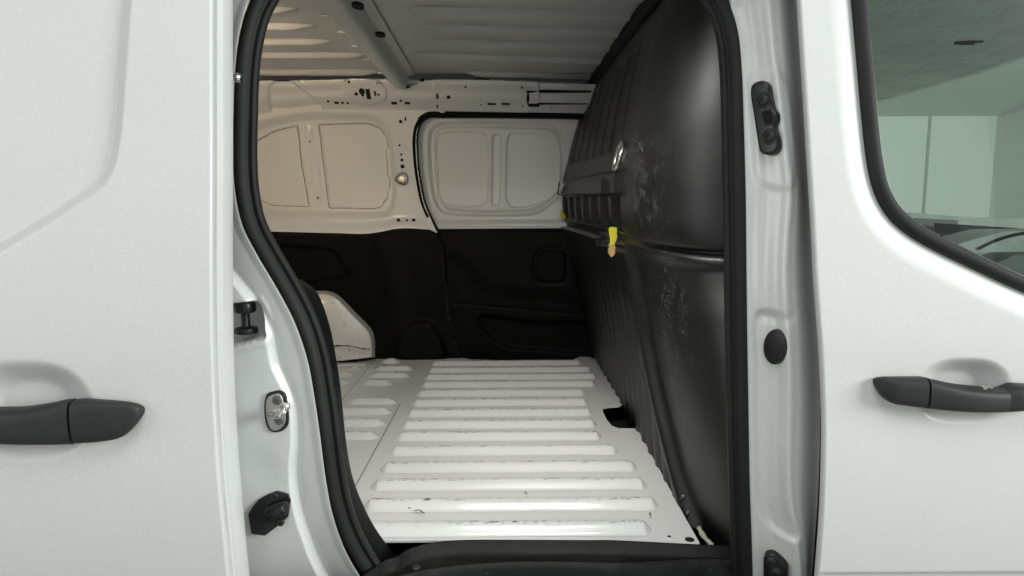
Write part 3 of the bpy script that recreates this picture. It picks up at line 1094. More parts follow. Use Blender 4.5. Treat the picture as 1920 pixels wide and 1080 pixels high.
nzb, narc, nflat = 430, 90, 330
nyb = narc + nflat
zz = np.linspace(-0.64, 0.46, nzb)
T1 = spline(zz, bz, BX)
xend, ycor = spline(zz, bz, XEND[:, None])[:, 0], spline(zz, bz, YCOR[:, None])[:, 0]
BR = 0.20
YB = np.zeros((nzb, nyb))
XB = np.zeros((nzb, nyb))
ZR = np.repeat(zz[:, None], nyb, 1)
th = np.linspace(math.pi / 2, 0, narc - 12)
for i in range(nzb):
    yf = np.linspace(ycor[i], 2.74, nflat + 1)[1:]
    xf = spline(np.concatenate([[ycor[i]], yf]), by, T1[i])
    a_r = xend[i] - xf[0]
    ya = ycor[i] - BR * np.sin(th)
    xa = xf[0] + a_r * (1 - np.cos(th)) + (ycor[i] - ya) * 0.10
    ext = np.linspace(0.60, xa[0], 13)[:-1]
    YB[i] = np.concatenate([np.full(12, ya[0] - 0.0), ya, yf])
    XB[i] = np.concatenate([ext, xa, xf[1:]])
T2 = XB.copy()
BV0 = np.stack([XB, YB, CAM_Z + ZR], -1)


def bq(pts, n=60, closed=True):
    return cr(np.array([grid_hit(BV0, x, y)[0][1:] - np.array([0, CAM_Z]) for x, y in pts]), n, closed)


# lower ribbed panel stands proud of the bulkhead
LOW = [(1135, 455), (1165, 456), (1186, 466), (1195, 490), (1204, 540), (1222, 640), (1250, 770), (1282, 890), (1312, 995)]
low = bq(LOW, 60, False)
yl = lambda z: np.interp(z, low[::-1, 1], low[::-1, 0])
inside = (YB > yl(ZR)) & (ZR < low[:, 1].max())
dl = dist_poly(YB, ZR, low)
sd = np.where(inside, -dl, dl)
XB -= 0.026 * sstep(0.013, -0.011, sd)
corr = 0.5 + 0.5 * np.cos((YB - 1.25) / 0.082 * 2 * math.pi)
XB += 0.010 * corr * sstep(-0.02, -0.05, sd) * sstep(-0.16, -0.34, ZR)
# moulded crease with a roll under it
zc = -0.100 - 0.012 * sstep(1.55, 1.30, YB)
crs = -0.012 * np.exp(-((ZR - zc) / 0.006) ** 2) + 0.006 * np.exp(-((ZR - zc + 0.018) / 0.012) ** 2)
kf = sstep(2.2, 1.7, YB)
XB -= crs * kf * 0.8
YB -= crs * kf * sstep(1.52, 1.34, YB)
# cross beam and small cells below it
beam = sstep(0.000, 0.006, ZR) * sstep(0.062, 0.052, ZR) * sstep(1.58, 1.64, YB)
XB -= 0.016 * beam
cells = sstep(-0.088, -0.080, ZR) * sstep(-0.002, -0.008, ZR) * sstep(1.60, 1.66, YB)
cellm = sstep(0.25, 0.38, np.abs(((YB - 1.62) / 0.155) % 1.0 - 0.5))
XB += 0.016 * cells * (1 - cellm)
# upper framed field with vertical beads
fld = sstep(0.11, 0.12, ZR) * sstep(0.36, 0.35, ZR) * sstep(1.66, 1.70, YB) * sstep(2.66, 2.62, YB)
XB += 0.006 * fld
bead = sstep(0.30, 0.42, np.abs(((YB - 1.72) / 0.15) % 1.0 - 0.5))
XB -= 0.006 * fld * bead
bpx, bpy_ = project(np.stack([XB, YB, CAM_Z + ZR], -1))
rubm = np.clip(1.1 * np.exp(-((bpx - 1205) / 26) ** 2) * sstep(230, 300, bpy_) * sstep(440, 400, bpy_)
               + 1.3 * np.exp(-((bpx - 1250 - (bpy_ - 560) * 0.12) / 34) ** 2) * sstep(455, 490, bpy_) * sstep(800, 600, bpy_)
               + 0.5 * np.exp(-((bpx - 1120) / 60) ** 2) * sstep(365, 380, bpy_) * sstep(520, 400, bpy_), 0, 1)
bulk = sheet("bulkhead", XB, YB, CAM_Z + ZR, M_BULK, van, attr={'rub': rubm})
bulk['label'] = "moulded black plastic bulkhead behind the seats"


# added black strip for the shadow line where the bulkhead meets the roof
fp = []
for k in range(30, nyb, 6):
    zr_ = float(z_roof(YB[-1, k])) - CAM_Z
    fp.append((np.interp(zr_, zz, T2[:, k]) - 0.004, np.interp(zr_, zz, YB[:, k]), CAM_Z + zr_ - 0.020))
sweep("roof_shadow_strip", np.array(fp), circ(0.023, 10), M_TRIM, bulk, ref=(0, 0, 1))


BV = np.stack([XB, YB, CAM_Z + ZR], -1)


def bpt(px, py, off=0.0):
    p, n = grid_hit(BV, px, py, 3)
    return p + n * off, n


# hair-like scratches left by cargo
BS = BV[::2, ::2]
bsx, bsy = project(BS)
sv, sf = [], []
rs = np.random.default_rng(11)


def scuff(px, py, ang, L, w, curl):
    n = 6
    P = []
    for q in np.linspace(-0.5, 0.5, n):
        a_ = ang + curl * q
        x_, y_ = px + math.cos(a_) * L * q, py + math.sin(a_) * L * q
        i_, j_ = np.unravel_index(np.argmin((bsx - x_) ** 2 + (bsy - y_) ** 2), bsx.shape)
        p_ = BS[i_, j_]
        d_ = ray(x_, y_)
        P.append(np.array([0, 0, CAM_Z]) + d_ * (p_[1] - 0.004) + np.array([-0.003, 0, 0]))
    P = np.array(P)
    T_ = np.gradient(P, axis=0)
    v_ = P - np.array([0, 0, CAM_Z])
    S_ = np.cross(T_, v_)
    S_ /= np.linalg.norm(S_, axis=1)[:, None] + 1e-9
    ww = w * np.sin(np.linspace(0.25, math.pi - 0.25, n))[:, None]
    b0_ = len(sv)
    for k in range(n):
        sv.append(P[k] - S_[k] * ww[k])
        sv.append(P[k] + S_[k] * ww[k])
    for k in range(n - 1):
        sf.append((b0_ + 2 * k, b0_ + 2 * k + 1, b0_ + 2 * k + 3, b0_ + 2 * k + 2))


for _ in range(75):
    scuff(rs.normal(1208, 24), rs.uniform(255, 432), rs.choice([1.2, 0.6, 2.2, 1.8]) + rs.normal(0, 0.3), rs.uniform(3, 20), rs.uniform(0.00012, 0.0005), rs.normal(0, 1.2))
for _ in range(95):
    y_ = rs.triangular(482, 545, 720)
    scuff(rs.normal(1245 + (y_ - 540) * 0.13, 20), y_, rs.choice([1.2, 0.5, 2.3, 1.7]) + rs.normal(0, 0.35), rs.uniform(3, 22), rs.uniform(0.00012, 0.00055), rs.normal(0, 1.6))
for _ in range(22):
    scuff(rs.uniform(1080, 1190), rs.uniform(300, 440), rs.uniform(0, 3), rs.uniform(2, 8), 0.0003, 0.5)
sc_o = make("scuff_marks", np.array(sv), sf, M_SCUFF, bulk, False)
sc_o['kind'] = 'stuff'

# lashing rings on the bulkhead
for (px, py, s) in ((1170, 290, 1.0), (1058, 346, 0.9)):
    c, n = bpt(px, py)
    g = bpy.data.objects.new("lashing_ring", None)
    place(g, van, c)
    g['label'] = "chrome lashing ring, nearer one" if s == 1.0 else "chrome lashing ring at the far edge"
    n_ = Vector(n)
    upv = Vector((0, 0, 1)) - n_ * n_.z
    upv.normalize()
    sd_ = n_.cross(upv)
    # ring stands out from the wall and hangs
    outl = [(-0.030, -0.034), (-0.034, 0.005), (-0.020, 0.030), (0.0, 0.036), (0.020, 0.030), (0.034, 0.005), (0.030, -0.034), (0.0, -0.046)]
    if s == 1.0:
        path = cr([Vector(c) + sd_ * a * 0.72 + upv * b * 0.78 + n_ * (0.008 + 0.010 * (0.036 - b) / 0.08) for a, b in outl], 50, closed=True)
    else:
        path = cr([Vector(c) + sd_ * a * .7 + upv * b * .7 + n_ * 0.008 for a, b in outl], 40, closed=True)
    ringo = sweep("ring", path, circ(0.0048 * s, 10), M_CHROME, None, ref=tuple(n), closed=True)
    ringo.parent = g
    ringo.location = Vector(WLOC[ringo.name]) - Vector(c)
    cup = lathe("mount", c - n * 0.002, n, [(0.017 * s, 0), (0.017 * s, 0.003), (0.013 * s, 0.006), (0.009 * s, 0.006), (0.008 * s, 0.010), (0.0005, 0.011)], M_STEEL, None)
    cup.parent = g
    cup.location = Vector(WLOC[cup.name]) - Vector(c)
# open windows in the cross beam
for q4 in (((1129, 334), (1142, 336), (1143, 360), (1128, 362)), ((1059, 352), (1065, 352), (1065, 367), (1058, 367)), ((1352, 182), (1366, 172), (1368, 262), (1354, 255)),
           ((1144, 252), (1150, 246), (1147, 262), (1141, 268))):
    P = []
    nn = np.zeros(3)
    for (px, py) in q4:
        p, n = bpt(px, py, 0.0015)
        P.append(p)
        nn += n
    prism("slot", P, nn, 0.0012, M_DARK, bulk, 0.0)
# small clips at the foot of the ribbed panel
for (px, py) in ((1279, 932), (1286, 965)):
    p, n = bpt(px, py, 0.001)
    lathe("clip", p, n, [(0.008, -0.002), (0.008, 0.002), (0.004, 0.004), (0.0005, 0.004)], M_FIT, bulk)

# ---- far side of the load space --------------------------------------------
# upper body side with the blind windows (everything left of the far door)
TRIM_TOP = [(300, 428), (440, 430), (520, 433), (640, 436), (690, 437), (720, 433), (745, 428), (770, 427), (800, 429), (830, 430)]
trt = cr(on_y(TRIM_TOP, y_far), 100)
dz0 = 0.0026
xs = np.concatenate([np.linspace(-1.5, -1.05, 30)[:-1], np.arange(-1.05, -0.24, dz0)])
zlo, zhi = on_y([(640, 446)], y_far)[0][2], on_y([(640, 205)], y_far)[0][2]
zs = np.arange(zlo, zhi + 0.02, dz0)
X, Z = np.meshgrid(xs, zs, indexing='ij')
Yb = y_far(Z)
FP_JOINTS = []
# pillar side stands proud, window field is pressed back
RECO = [(300, 262), (440, 243), (500, 227), (562, 214), (640, 213), (702, 216), (722, 228), (736, 252), (744, 300), (747, 350), (742, 388), (732, 404), (715, 408), (600, 407), (440, 404), (300, 402)]
ro = xz(cr(on_y(RECO, y_far), 160, closed=True))
s1 = sdf_poly(X, Z, ro)
Y = Yb - 0.030 + 0.030 * sstep(0.004, -0.028, s1)
# ledge leaning out to the trim at the bottom
zl = np.interp(X, trt[:, 0], trt[:, 2])
Y = Y - 0.020 * sstep(0.05, 0.0, Z - zl)
for pl in ([(300, 300), (474, 268), (515, 245), (558, 235), (566, 310), (580, 388), (510, 385), (480, 373), (300, 345)],
           [(597, 233), (690, 231), (712, 240), (724, 256), (727, 262), (727, 279), (724, 282), (727, 330), (731, 334), (731, 352), (728, 356), (727, 370), (715, 387), (700, 392), (617, 390)]):
    pp = xz(on_y(pl, y_far))
    s2 = sdf_poly(X, Z, pp)
    Y = Y + 0.012 * sstep(0.0026, -0.0026, s2)
    FP_JOINTS.append(pl)
# bead on the dividing bar
bar = xz(on_y([(578, 242), (598, 372)], y_far))
db = dist_poly(X, Z, bar)
Y = Y - 0.004 * sstep(0.018, 0.010, db)
cB = on_y([(581, 246)], y_far)[0]
Y = Y - 0.006 * np.exp(-((X - cB[0]) ** 2 + (Z - cB[2]) ** 2) / 0.011 ** 2)
fdl = [(830, 212), (805, 214), (790, 222), (781, 236), (777, 256), (778, 300), (784, 345), (792, 382), (804, 410), (818, 436)]
fdl3 = cr(on_y(fdl, lambda z: y_far(z) - 0.03), 60)
fx = x_of_z(fdl3)
lip = fx(Z) - X
Y = Y - 0.006 * sstep(0.014, 0.006, lip) 
keep = (lip > -0.01) & (Z > zl - 0.012)
fwall = sheet("far_body_side", X, Y, Z, M_IN, van, keep=keep)
fwall['label'] = "white inner body side with two blind window panels"


FV = np.stack([X, Y, Z], -1)
for pl in FP_JOINTS:
    pth = np.array([grid_hit(FV, x, y)[0] for x, y in lin(pl, 110)])
    k3 = np.ones(5) / 5
    pth[:, 1] = np.convolve(np.concatenate([pth[-2:, 1], pth[:, 1], pth[:2, 1]]), k3, 'valid')
    sweep("panel_joint", pth + np.array([0, -0.0008, 0]), circ(0.0011, 6), M_SEAL, fwall, closed=True)


def fw(px, py, off):
    p = on_y([(px, py)], y_far)[0]
    return on_y([(px, py)], float(p[1] - off))[0]


def hole(px, py, w, h, parent, off, rnd=True, rot=0.0, m=None):
    c = fw(px, py, off)
    s = c[1] / F_PX
    n = 16 if rnd else 4
    P = []
    for k in range(n):
        a = 2 * math.pi * k / n + (0 if rnd else math.pi / 4)
        ax_, az_ = (math.cos(a) * w / 2, math.sin(a) * h / 2) if rnd else (math.copysign(w / 2, math.cos(a)), math.copysign(h / 2, math.sin(a)))
        P.append(c + np.array([(ax_ * math.cos(rot) - az_ * math.sin(rot)) * s, 0, (ax_ * math.sin(rot) + az_ * math.cos(rot)) * s]))
    prism("hole", P, (0, -1, 0), 0.0006, m or M_DARK, parent, 0)


for (px, py, w, h, rr) in ((751, 228, 6, 6, 1), (760, 223, 3, 7, 1), (749, 272.5, 4, 4, 1), (752, 289.5, 4, 4, 1), (753.5, 300, 5.5, 5.5, 1), (754.5, 312, 7.5, 7.5, 1),
                          (747, 412.5, 6, 5, 0), (763, 413, 3.5, 5, 1), (775.5, 412.5, 6, 5, 0), (581, 265, 3, 3, 1), (596, 371, 3, 5, 1)):
    off = 0.0325 if px > 700 else 0.006
    if py > 400:
        off = 0.050
    hole(px, py, w, h, fwall, off, rr == 1)
# lashing eye on the far pillar
c = fw(754, 336, 0.034)
eye = bpy.data.objects.new("lashing_eye", None)
place(eye, van, c)
eye['label'] = "steel lashing eye on the far pillar"
lathe_o = lathe("bolt", c, (0, -1, 0), [(0.019, -0.002), (0.019, 0.002), (0.013, 0.004), (0.012, 0.009), (0.007, 0.010), (0.0005, 0.010)], M_STEEL, None)
lathe_o.parent = eye
lathe_o.location = Vector(WLOC[lathe_o.name]) - Vector(c)
pth = cr([c + np.array([dx, -0.006, dz]) for dx, dz in ((-0.026, -0.002), (-0.004, 0.022), (0.012, 0.022), (0.021, 0.008), (0.019, -0.012), (0.004, -0.020), (-0.010, -0.014))], 40, closed=True)
ro_ = sweep("ring", pth, circ(0.0030, 8), M_BOLT, None, closed=True)
ro_.parent = eye
ro_.location = Vector(WLOC[ro_.name]) - Vector(c)

# ---- far sliding door -----------------------------------------------------
zlo, zhi = on_y([(900, 450)], y_far)[0][2], on_y([(900, 200)], y_far)[0][2]
xs = np.arange(-0.42, 0.36, 0.0026)
zs = np.arange(zlo, zhi, 0.0026)
X, Z = np.meshgrid(xs, zs, indexing='ij')
Y = y_far(Z) + 0.020
RING = [(803, 255), (808, 240), (822, 230), (850, 227.5), (960, 227.5), (1030, 231), (1050, 242), (1060, 262), (1063, 310), (1060, 350), (1048, 372), (1010, 400), (990, 404), (850, 404), (828, 398), (813, 378), (806, 340), (803, 300)]
rg = xz(cr(on_y(RING, y_far), 160, closed=True))
s1 = sdf_poly(X, Z, rg)
Y = Y + 0.030 * sstep(0.004, -0.012, s1) - 0.020 * sstep(-0.012, -0.026, s1)
for pl in ([(817, 262), (821, 252), (830, 247.5), (895, 247), (907, 250), (912, 260), (912, 375), (906, 384), (896, 387), (845, 386), (828, 378), (822, 360), (818, 310)],
           [(952, 258), (957, 250), (968, 248.5), (1026, 250), (1042, 258), (1048, 275), (1048, 350), (1040, 366), (995, 387), (962, 388), (951, 378), (949, 320)]):
    pp = xz(cr(on_y(pl, y_far), 120, closed=True))
    s2 = sdf_poly(X, Z, pp)
    Y = Y + 0.009 * sstep(0.003, -0.003, s2)
gr = xz(on_y([(931, 258), (929, 378)], y_far))
dg = dist_poly(X, Z, gr)
Y = Y + 0.012 * sstep(0.019, 0.012, dg)
zb_ = on_y([(900, 412)], y_far)[0][2]
Y = Y - 0.022 * sstep(0.004, -0.020, Z - zb_)
fd = sheet("far_sliding_door", X, Y, Z, M_IN, van, keep=(X > fx(Z) - 0.02))
fd['label'] = "closed far sliding door with two stamped panels"
top = [(1180, 222), (1120, 219), (1085, 216.5), (1000, 215), (900, 214), (830, 214)]
bpath = cr(np.vstack([on_y(top, lambda z: y_far(z) - 0.024), on_y(fdl[1:] + [(834, 470), (842, 530), (850, 590), (866, 640), (900, 668)], lambda z: y_far(z) - 0.024)]), 160)
sweep("far_door_seal", bpath, [(-0.012, -0.03), (-0.012, 0.006), (-0.006, 0.012), (0.003, 0.013), (0.009, 0.008), (0.010, -0.03)], M_TRIM, van)

# ---- roof rail above the far side --------------------------------------------
RT_ = [(300, 150), (480, 151), (600, 150), (700, 148), (780, 150), (850, 150), (950, 152), (1050, 156), (1180, 160)]
RB_ = [(300, 222), (474, 215), (505, 211), (540, 213), (595, 205.5), (715, 205.5), (800, 207), (900, 209), (1000, 211), (1180, 214)]
rt = cr(on_y(RT_, 2.47), 320)
rb = cr(on_y(RB_, lambda z: y_far(z) - 0.032), 320)
xs = np.linspace(-1.3, 0.45, 320 * 2)
rt = np.stack([xs, np.interp(xs, rt[:, 0], rt[:, 1]), np.interp(xs, rt[:, 0], rt[:, 2])], -1)
rb = np.stack([xs, np.interp(xs, rb[:, 0], rb[:, 1]), np.interp(xs, rb[:, 0], rb[:, 2])], -1)
ks = np.linspace(0, 1, 60)
V = rt[:, None] * (1 - ks)[None, :, None] + rb[:, None] * ks[None, :, None]
# bowed section, patches
bow = 0.018 * np.sin(ks * math.pi) + 0.004 * np.sin(ks * math.pi * 4)
dispY = np.repeat(bow[None], 640, 0)
pxx = V[..., 0]


def V_px(px, py):
    d = ray(px, py)
    y = 2.56
    return d[0] * y, d[2] * y + CAM_Z


def patch(pts, amt, soft):
    pp = np.array([V_px(*p) for p in pts])
    s_ = sdf_poly(V[..., 0], V[..., 2], cr(pp, 80, True))
    return amt * sstep(soft, -soft, s_)


dispY = dispY + patch([(505, 215), (522, 163), (545, 158), (560, 160), (580, 176), (600, 200), (560, 212)], -0.026, 0.004)
dispY = dispY + patch([(652, 176), (662, 158), (690, 155), (722, 162), (730, 176), (724, 190), (700, 196), (668, 193)], 0.014, 0.004)
dispY = dispY + patch([(818, 168), (822, 150), (1000, 152), (1005, 200), (822, 206)], 0.010, 0.003)
c = V_px(573, 166)
dispY = dispY + 0.014 * np.exp(-((V[..., 0] - c[0]) ** 2 + (V[..., 2] - c[1]) ** 2) / 0.012 ** 2)
V[..., 1] -= dispY
# underside lip folding back to the wall
lipv = V[:, -1:] + np.array([0, 0.034, -0.004])
V = np.concatenate([V, lipv], 1)
rail = sheet("roof_rail", V[..., 0], V[..., 1], V[..., 2], M_IN, van)
rail['label'] = "perforated white roof rail above the far side"


def rail_pt(px, py):
    d = ray(px, py)
    # march to rail surface
    i = None
    y = 2.55
    for _ in range(12):
        x = d[0] * y
        z = d[2] * y + CAM_Z
        ii = int(np.clip(np.argmin(np.abs(xs - x)), 0, 639))
        row = V[ii, :60]
        jj = int(np.argmin(np.abs(row[:, 2] - z)))
        y = 0.4 * y + 0.6 * row[jj, 1]
    tn = V[ii, min(jj + 2, 59)] - V[ii, max(jj - 2, 0)]
    n = np.cross(tn, np.array([1.0, 0, 0]))
    n /= np.linalg.norm(n)
    if n[1] > 0:
        n = -n
    return d * y + np.array([0, 0, CAM_Z]), n


def rail_hole(px, py, w, h, rnd, parent=rail):
    c, n = rail_pt(px, py)
    s = c[1] / F_PX
    upv = np.cross(np.array([1.0, 0, 0]), n)
    if upv[2] < 0:
        upv = -upv
    P = []
    k_ = 14 if rnd else 4
    for k in range(k_):
        a = 2 * math.pi * k / k_ + (0 if rnd else math.pi / 4)
        u, v = (math.cos(a) * w / 2, math.sin(a) * h / 2) if rnd else (math.copysign(w / 2, math.cos(a)), math.copysign(h / 2, math.sin(a)))
        P.append(c + np.array([1.0, 0, 0]) * u * s + upv * v * s + n * 0.002)
    prism("hole", P, n, 0.0006, M_DARK, parent, 0)


for a in ((480, 204, 7, 7, 0), (631, 192, 7, 7, 0), (739, 193, 10, 7, 0), (764, 193, 9, 6, 0), (642, 192.5, 5, 5, 1), (615, 189.5, 4, 5, 1), (652, 193, 4, 6, 1), (654.5, 154, 5, 4, 1), (751.5, 188.5, 4, 5, 1),
          (668, 176, 6.5, 6.5, 1), (678.5, 171, 11, 13, 1), (680, 178, 5, 6, 1), (690.5, 176, 7.5, 21, 0), (703.5, 175, 3.5, 9, 0), (710, 177, 3.5, 4, 1), (707, 155, 2.5, 3.5, 1), (841, 182, 7, 7, 1), (873, 162.5, 4, 4, 1), (979, 163.5, 4, 4, 1),
          (902, 196, 2.5, 3, 1), (922, 194.5, 15, 5, 0), (949, 194.5, 15, 5, 0), (980, 198, 3, 3, 1), (1033, 201, 3, 3, 1), (792, 150, 7, 5, 0), (820, 180, 4, 12, 1), (820, 199, 3, 9, 1), (1048, 171, 118, 6, 0), (1050, 194, 120, 4, 0), (1001, 198, 20, 5, 0), (990, 184, 5, 24, 1)):
    rail_hole(*a)

# ---- roof ----------------------------------------------------------------
xs = np.linspace(-1.5, 0.50, 90)
ys = np.linspace(1.0, 2.475, 90)
X, Y = np.meshgrid(xs, ys, indexing='ij')
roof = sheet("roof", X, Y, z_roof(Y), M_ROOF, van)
roof['label'] = "white ribbed roof underside with its shade put into a greyer paint"


def on_roof(px, py):
    d = ray(px, py)
    y = 1.8
    for _ in range(40):
        y = 0.5 * y + 0.5 * (z_roof(y) - CAM_Z) / d[2]
    return d * y + np.array([0, 0, CAM_Z])


def roof_rib(pa, pb, w=0.066, h=0.0155):
    a, b = on_roof(*pa), on_roof(*pb)
    n = 60
    k = np.linspace(0, 1, n)
    L = np.linalg.norm(b - a)
    e = np.minimum(k, 1 - k) * L
    ends = sstep(-0.02, 0.07, e)
    ends[0] = ends[-1] = 0
    s = np.array([-0.5, -0.47, -0.40, -0.34, -0.28, -0.2, -0.1, 0.0, 0.12, 0.24, 0.34, 0.42, 0.5])
    hh = np.array([0.0, 0.06, 0.50, 0.90, 0.99, 1.0, 0.97, 0.88, 0.68, 0.40, 0.18, 0.05, 0.0])
    yc = a[1] + (b[1] - a[1]) * k
    X = np.repeat((a[0] + (b[0] - a[0]) * k)[:, None], 13, 1)
    Y = yc[:, None] + s[None] * w * (0.5 + 0.5 * ends[:, None])
    Z = z_roof(Y) - 0.0008 - hh[None] * h * ends[:, None]
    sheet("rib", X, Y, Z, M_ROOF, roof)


for pa, pb in (((300, 17), (560, 17)), ((300, 48), (592, 48)), ((300, 77), (625, 77)), ((300, 102), (690, 102)), ((300, 134), (715, 134)), ((300, -22), (530, -22)),
               ((765, 16), (1290, 33)), ((792, 49), (1260, 65)), ((815, 77), (1230, 92)), ((772, 102), (1200, 116)), ((870, 136), (1180, 147)), ((700, -18), (1320, -4))):
    roof_rib(pa, pb)
# dark cavity line where roof skin meets the rail
p0 = cr([on_roof(x, y) + np.array([0, 0.0, -0.012]) for x, y in ((480, 144.5), (560, 145), (640, 144.5), (680, 142), (720, 142))], 60)
sweep("roof_joint", p0, circ(0.0022, 8), M_DARK, roof, ref=(0, 0, 1))
p0 = cr([on_roof(x, y) + np.array([0, 0.0, -0.012]) for x, y in ((792, 144.5), (850, 145.5), (880, 145), (893, 142), (915, 142), (920, 146), (960, 145), (1000, 150), (1060, 152), (1110, 150))], 90)
sweep("roof_joint", p0, circ(0.0024, 8), M_DARK, roof, ref=(0, 0, 1))

# crossbar: hat section with flanges
LE = [(560, -40), (594, 0), (640, 50), (690, 105), (722, 140)]
RE = [(678, -40), (700, 0), (727, 48), (757, 100), (788, 152)]
le = cr([on_roof(*p) for p in LE], 60)
re_ = cr([on_roof(*p) for p in RE], 60)
ysb = np.linspace(1.05, 2.46, 70)
lx = np.poly1d(np.polyfit(le[:, 1], le[:, 0], 2))(ysb)
rx = np.poly1d(np.polyfit(re_[:, 1], re_[:, 0], 2))(ysb)
bprof = [(0.0, 0.001), (0.0, 0.004), (0.10, 0.005), (0.22, 0.006), (0.27, 0.008), (0.33, 0.020), (0.36, 0.024), (0.40, 0.026), (0.66, 0.026), (0.70, 0.024), (0.73, 0.020), (0.79, 0.007), (0.83, 0.005), (1.0, 0.004), (1.0, 0.001)]
X = np.stack([lx + (rx - lx) * a for a, b in bprof], 1)
Y = np.repeat(ysb[:, None], len(bprof), 1)
Z = z_roof(Y) - np.array([b * 2.1 for a, b in bprof])[None]
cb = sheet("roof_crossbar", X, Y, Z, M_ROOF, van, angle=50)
cb['label'] = "pressed steel crossbar under the roof"
for (px, py) in ((671, 12), (713, 66)):
    d = ray(px, py)
    y = 1.8
    for _ in range(40):
        y = 0.5 * y + 0.5 * (z_roof(y) - 0.056 - CAM_Z) / d[2]
    c = d * y + np.array([0, 0, CAM_Z])
    P = [c + np.array([0.012 * math.cos(a), 0.024 * math.sin(a), 0]) for a in np.linspace(0, 2 * math.pi, 20, endpoint=False)]
    prism("hole", P, (0, 0, -1), 0.0015, M_DARK, cb, 0)
# weld tabs on the left flange
for (px, py) in ((611, 25), (640, 56), (666, 83), (688, 108), (712, 133)):
    c = on_roof(px, py)
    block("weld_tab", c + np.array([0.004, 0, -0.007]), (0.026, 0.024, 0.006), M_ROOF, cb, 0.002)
# end bracket of the crossbar down onto the rail
q = [on_roof(742, 146) + np.array([0, 0, -0.03]), on_roof(788, 143) + np.array([0, 0, -0.012])]
b0, n0 = rail_pt(752, 166)
b1, n1 = rail_pt(778, 158)
for P in ([q[0], q[1], b1 + np.array([0.012, -0.01, 0]), b0 + np.array([0, -0.012, 0])],):
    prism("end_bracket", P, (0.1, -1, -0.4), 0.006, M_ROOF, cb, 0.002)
c, n = rail_pt(758, 165)
prism("end_slot", [c + np.array([0.024 * math.cos(a), -0.022, 0.006 * math.sin(a)]) for a in np.linspace(0, 2 * math.pi, 16, endpoint=False)], (0, -1, -0.2), 0.001, M_DARK, cb, 0)

# ---- black lower trim of the far side -------------------------------------------
zs = np.linspace(FLOOR_Z - 0.02, trt[:, 2].max() + 0.01, 190)
u = np.linspace(0, 1, 220)
xsl = -1.5 + (0 + 1.5) * u
DED = [(806, 400), (818, 430), (832, 460), (836, 530), (840, 590), (852, 640), (866, 672)]
de3 = cr(on_y(DED, 2.64), 60)
dex = x_of_z(de3)
Z = np.repeat(zs[None], 220, 0)
X = -1.5 + (dex(Z) - 0.001 + 1.5) * u[:, None]
ztop = np.interp(X, trt[:, 0], trt[:, 2])
kz = np.linspace(0, 1, 190)[None]
Z = (FLOOR_Z - 0.02) + (ztop - FLOOR_Z + 0.02) * kz
Y = np.full(Z.shape, 2.620) + 0.010 * sstep(0.0, 0.3, kz)
Y = Y + 0.02 * sstep(0.97, 1.0, kz)
POK = [(400, 462), (560, 461), (610, 464), (632, 474), (648, 500), (655, 516), (640, 521), (400, 520)]
sp = sdf_poly(X, Z, xz(cr(on_y(POK, 2.64), 100, True)))
Y = Y + 0.014 * sstep(0.004, -0.010, sp)
for py in (478, 484, 490):
    p = xz(on_y([(575, py), (622, py)], 2.65))
    Y = Y - 0.004 * sstep(0.006, 0.002, dist_poly(X, Z, p))
BUL = [(745, 668), (752, 622), (770, 606), (800, 603), (815, 612), (835, 672)]
sp = sdf_poly(X, Z, xz(cr(on_y(BUL, 2.62), 80, True)))
Y = Y - 0.020 * sstep(0.014, -0.020, sp)
vb = xz(on_y([(715, 440), (745, 560), (752, 665)], 2.64))
Y = Y - 0.010 * np.exp(-(dist_poly(X, Z, vb) / 0.05) ** 2)
ft = sheet("far_side_trim", X, Y, Z, M_TRIM, van)
ft['label'] = "black lower trim left of the far door"
zs = np.linspace(FLOOR_Z - 0.03, on_y([(900, 429)], 2.66)[0][2], 170)
X = np.repeat(np.linspace(-0.36, 0.46, 240)[:, None], 170, 1)
Z = np.repeat(zs[None], 240, 0)
X = np.maximum(X, dex(Z) + 0.004)
Y = np.full(Z.shape, 2.655) + 0.02 * sstep(0.97, 1.0, np.linspace(0, 1, 170))[None]
PAN = [(1006, 492), (1010, 476), (1018, 470), (1050, 471), (1057, 478), (1057, 515), (1054, 524), (1012, 524), (1006, 520)]
sp = sdf_poly(X, Z, xz(cr(on_y(PAN, 2.67), 80, True)))
Y = Y - 0.005 * sstep(0.004, -0.004, sp) + 0.003 * sstep(0.012, 0.004, np.abs(sp - 0.006))
PKT = [(898, 600), (902, 592), (1000, 602), (1120, 612), (1120, 655), (1000, 655), (950, 650), (920, 632)]
sp = sdf_poly(X, Z, xz(cr(on_y(PKT, 2.67), 100, True)))
Y = Y + 0.014 * sstep(0.008, -0.014, sp)
lnp = xz(on_y([(850, 568), (960, 577), (1100, 590)], 2.67))
Y = Y + 0.004 * sstep(0.006, 0.001, dist_poly(X, Z, lnp))
lnp = xz(cr(on_y([(850, 478), (880, 500), (910, 535), (980, 548), (1080, 555)], 2.67), 40))
Y = Y - 0.010 * sstep(0.03, -0.03, np.where(Z > np.interp(X, lnp[:, 0], lnp[:, 1]), -1, 1) * dist_poly(X, Z, lnp))
dt = sheet("far_door_trim", X, Y, Z, M_TRIM, fd)

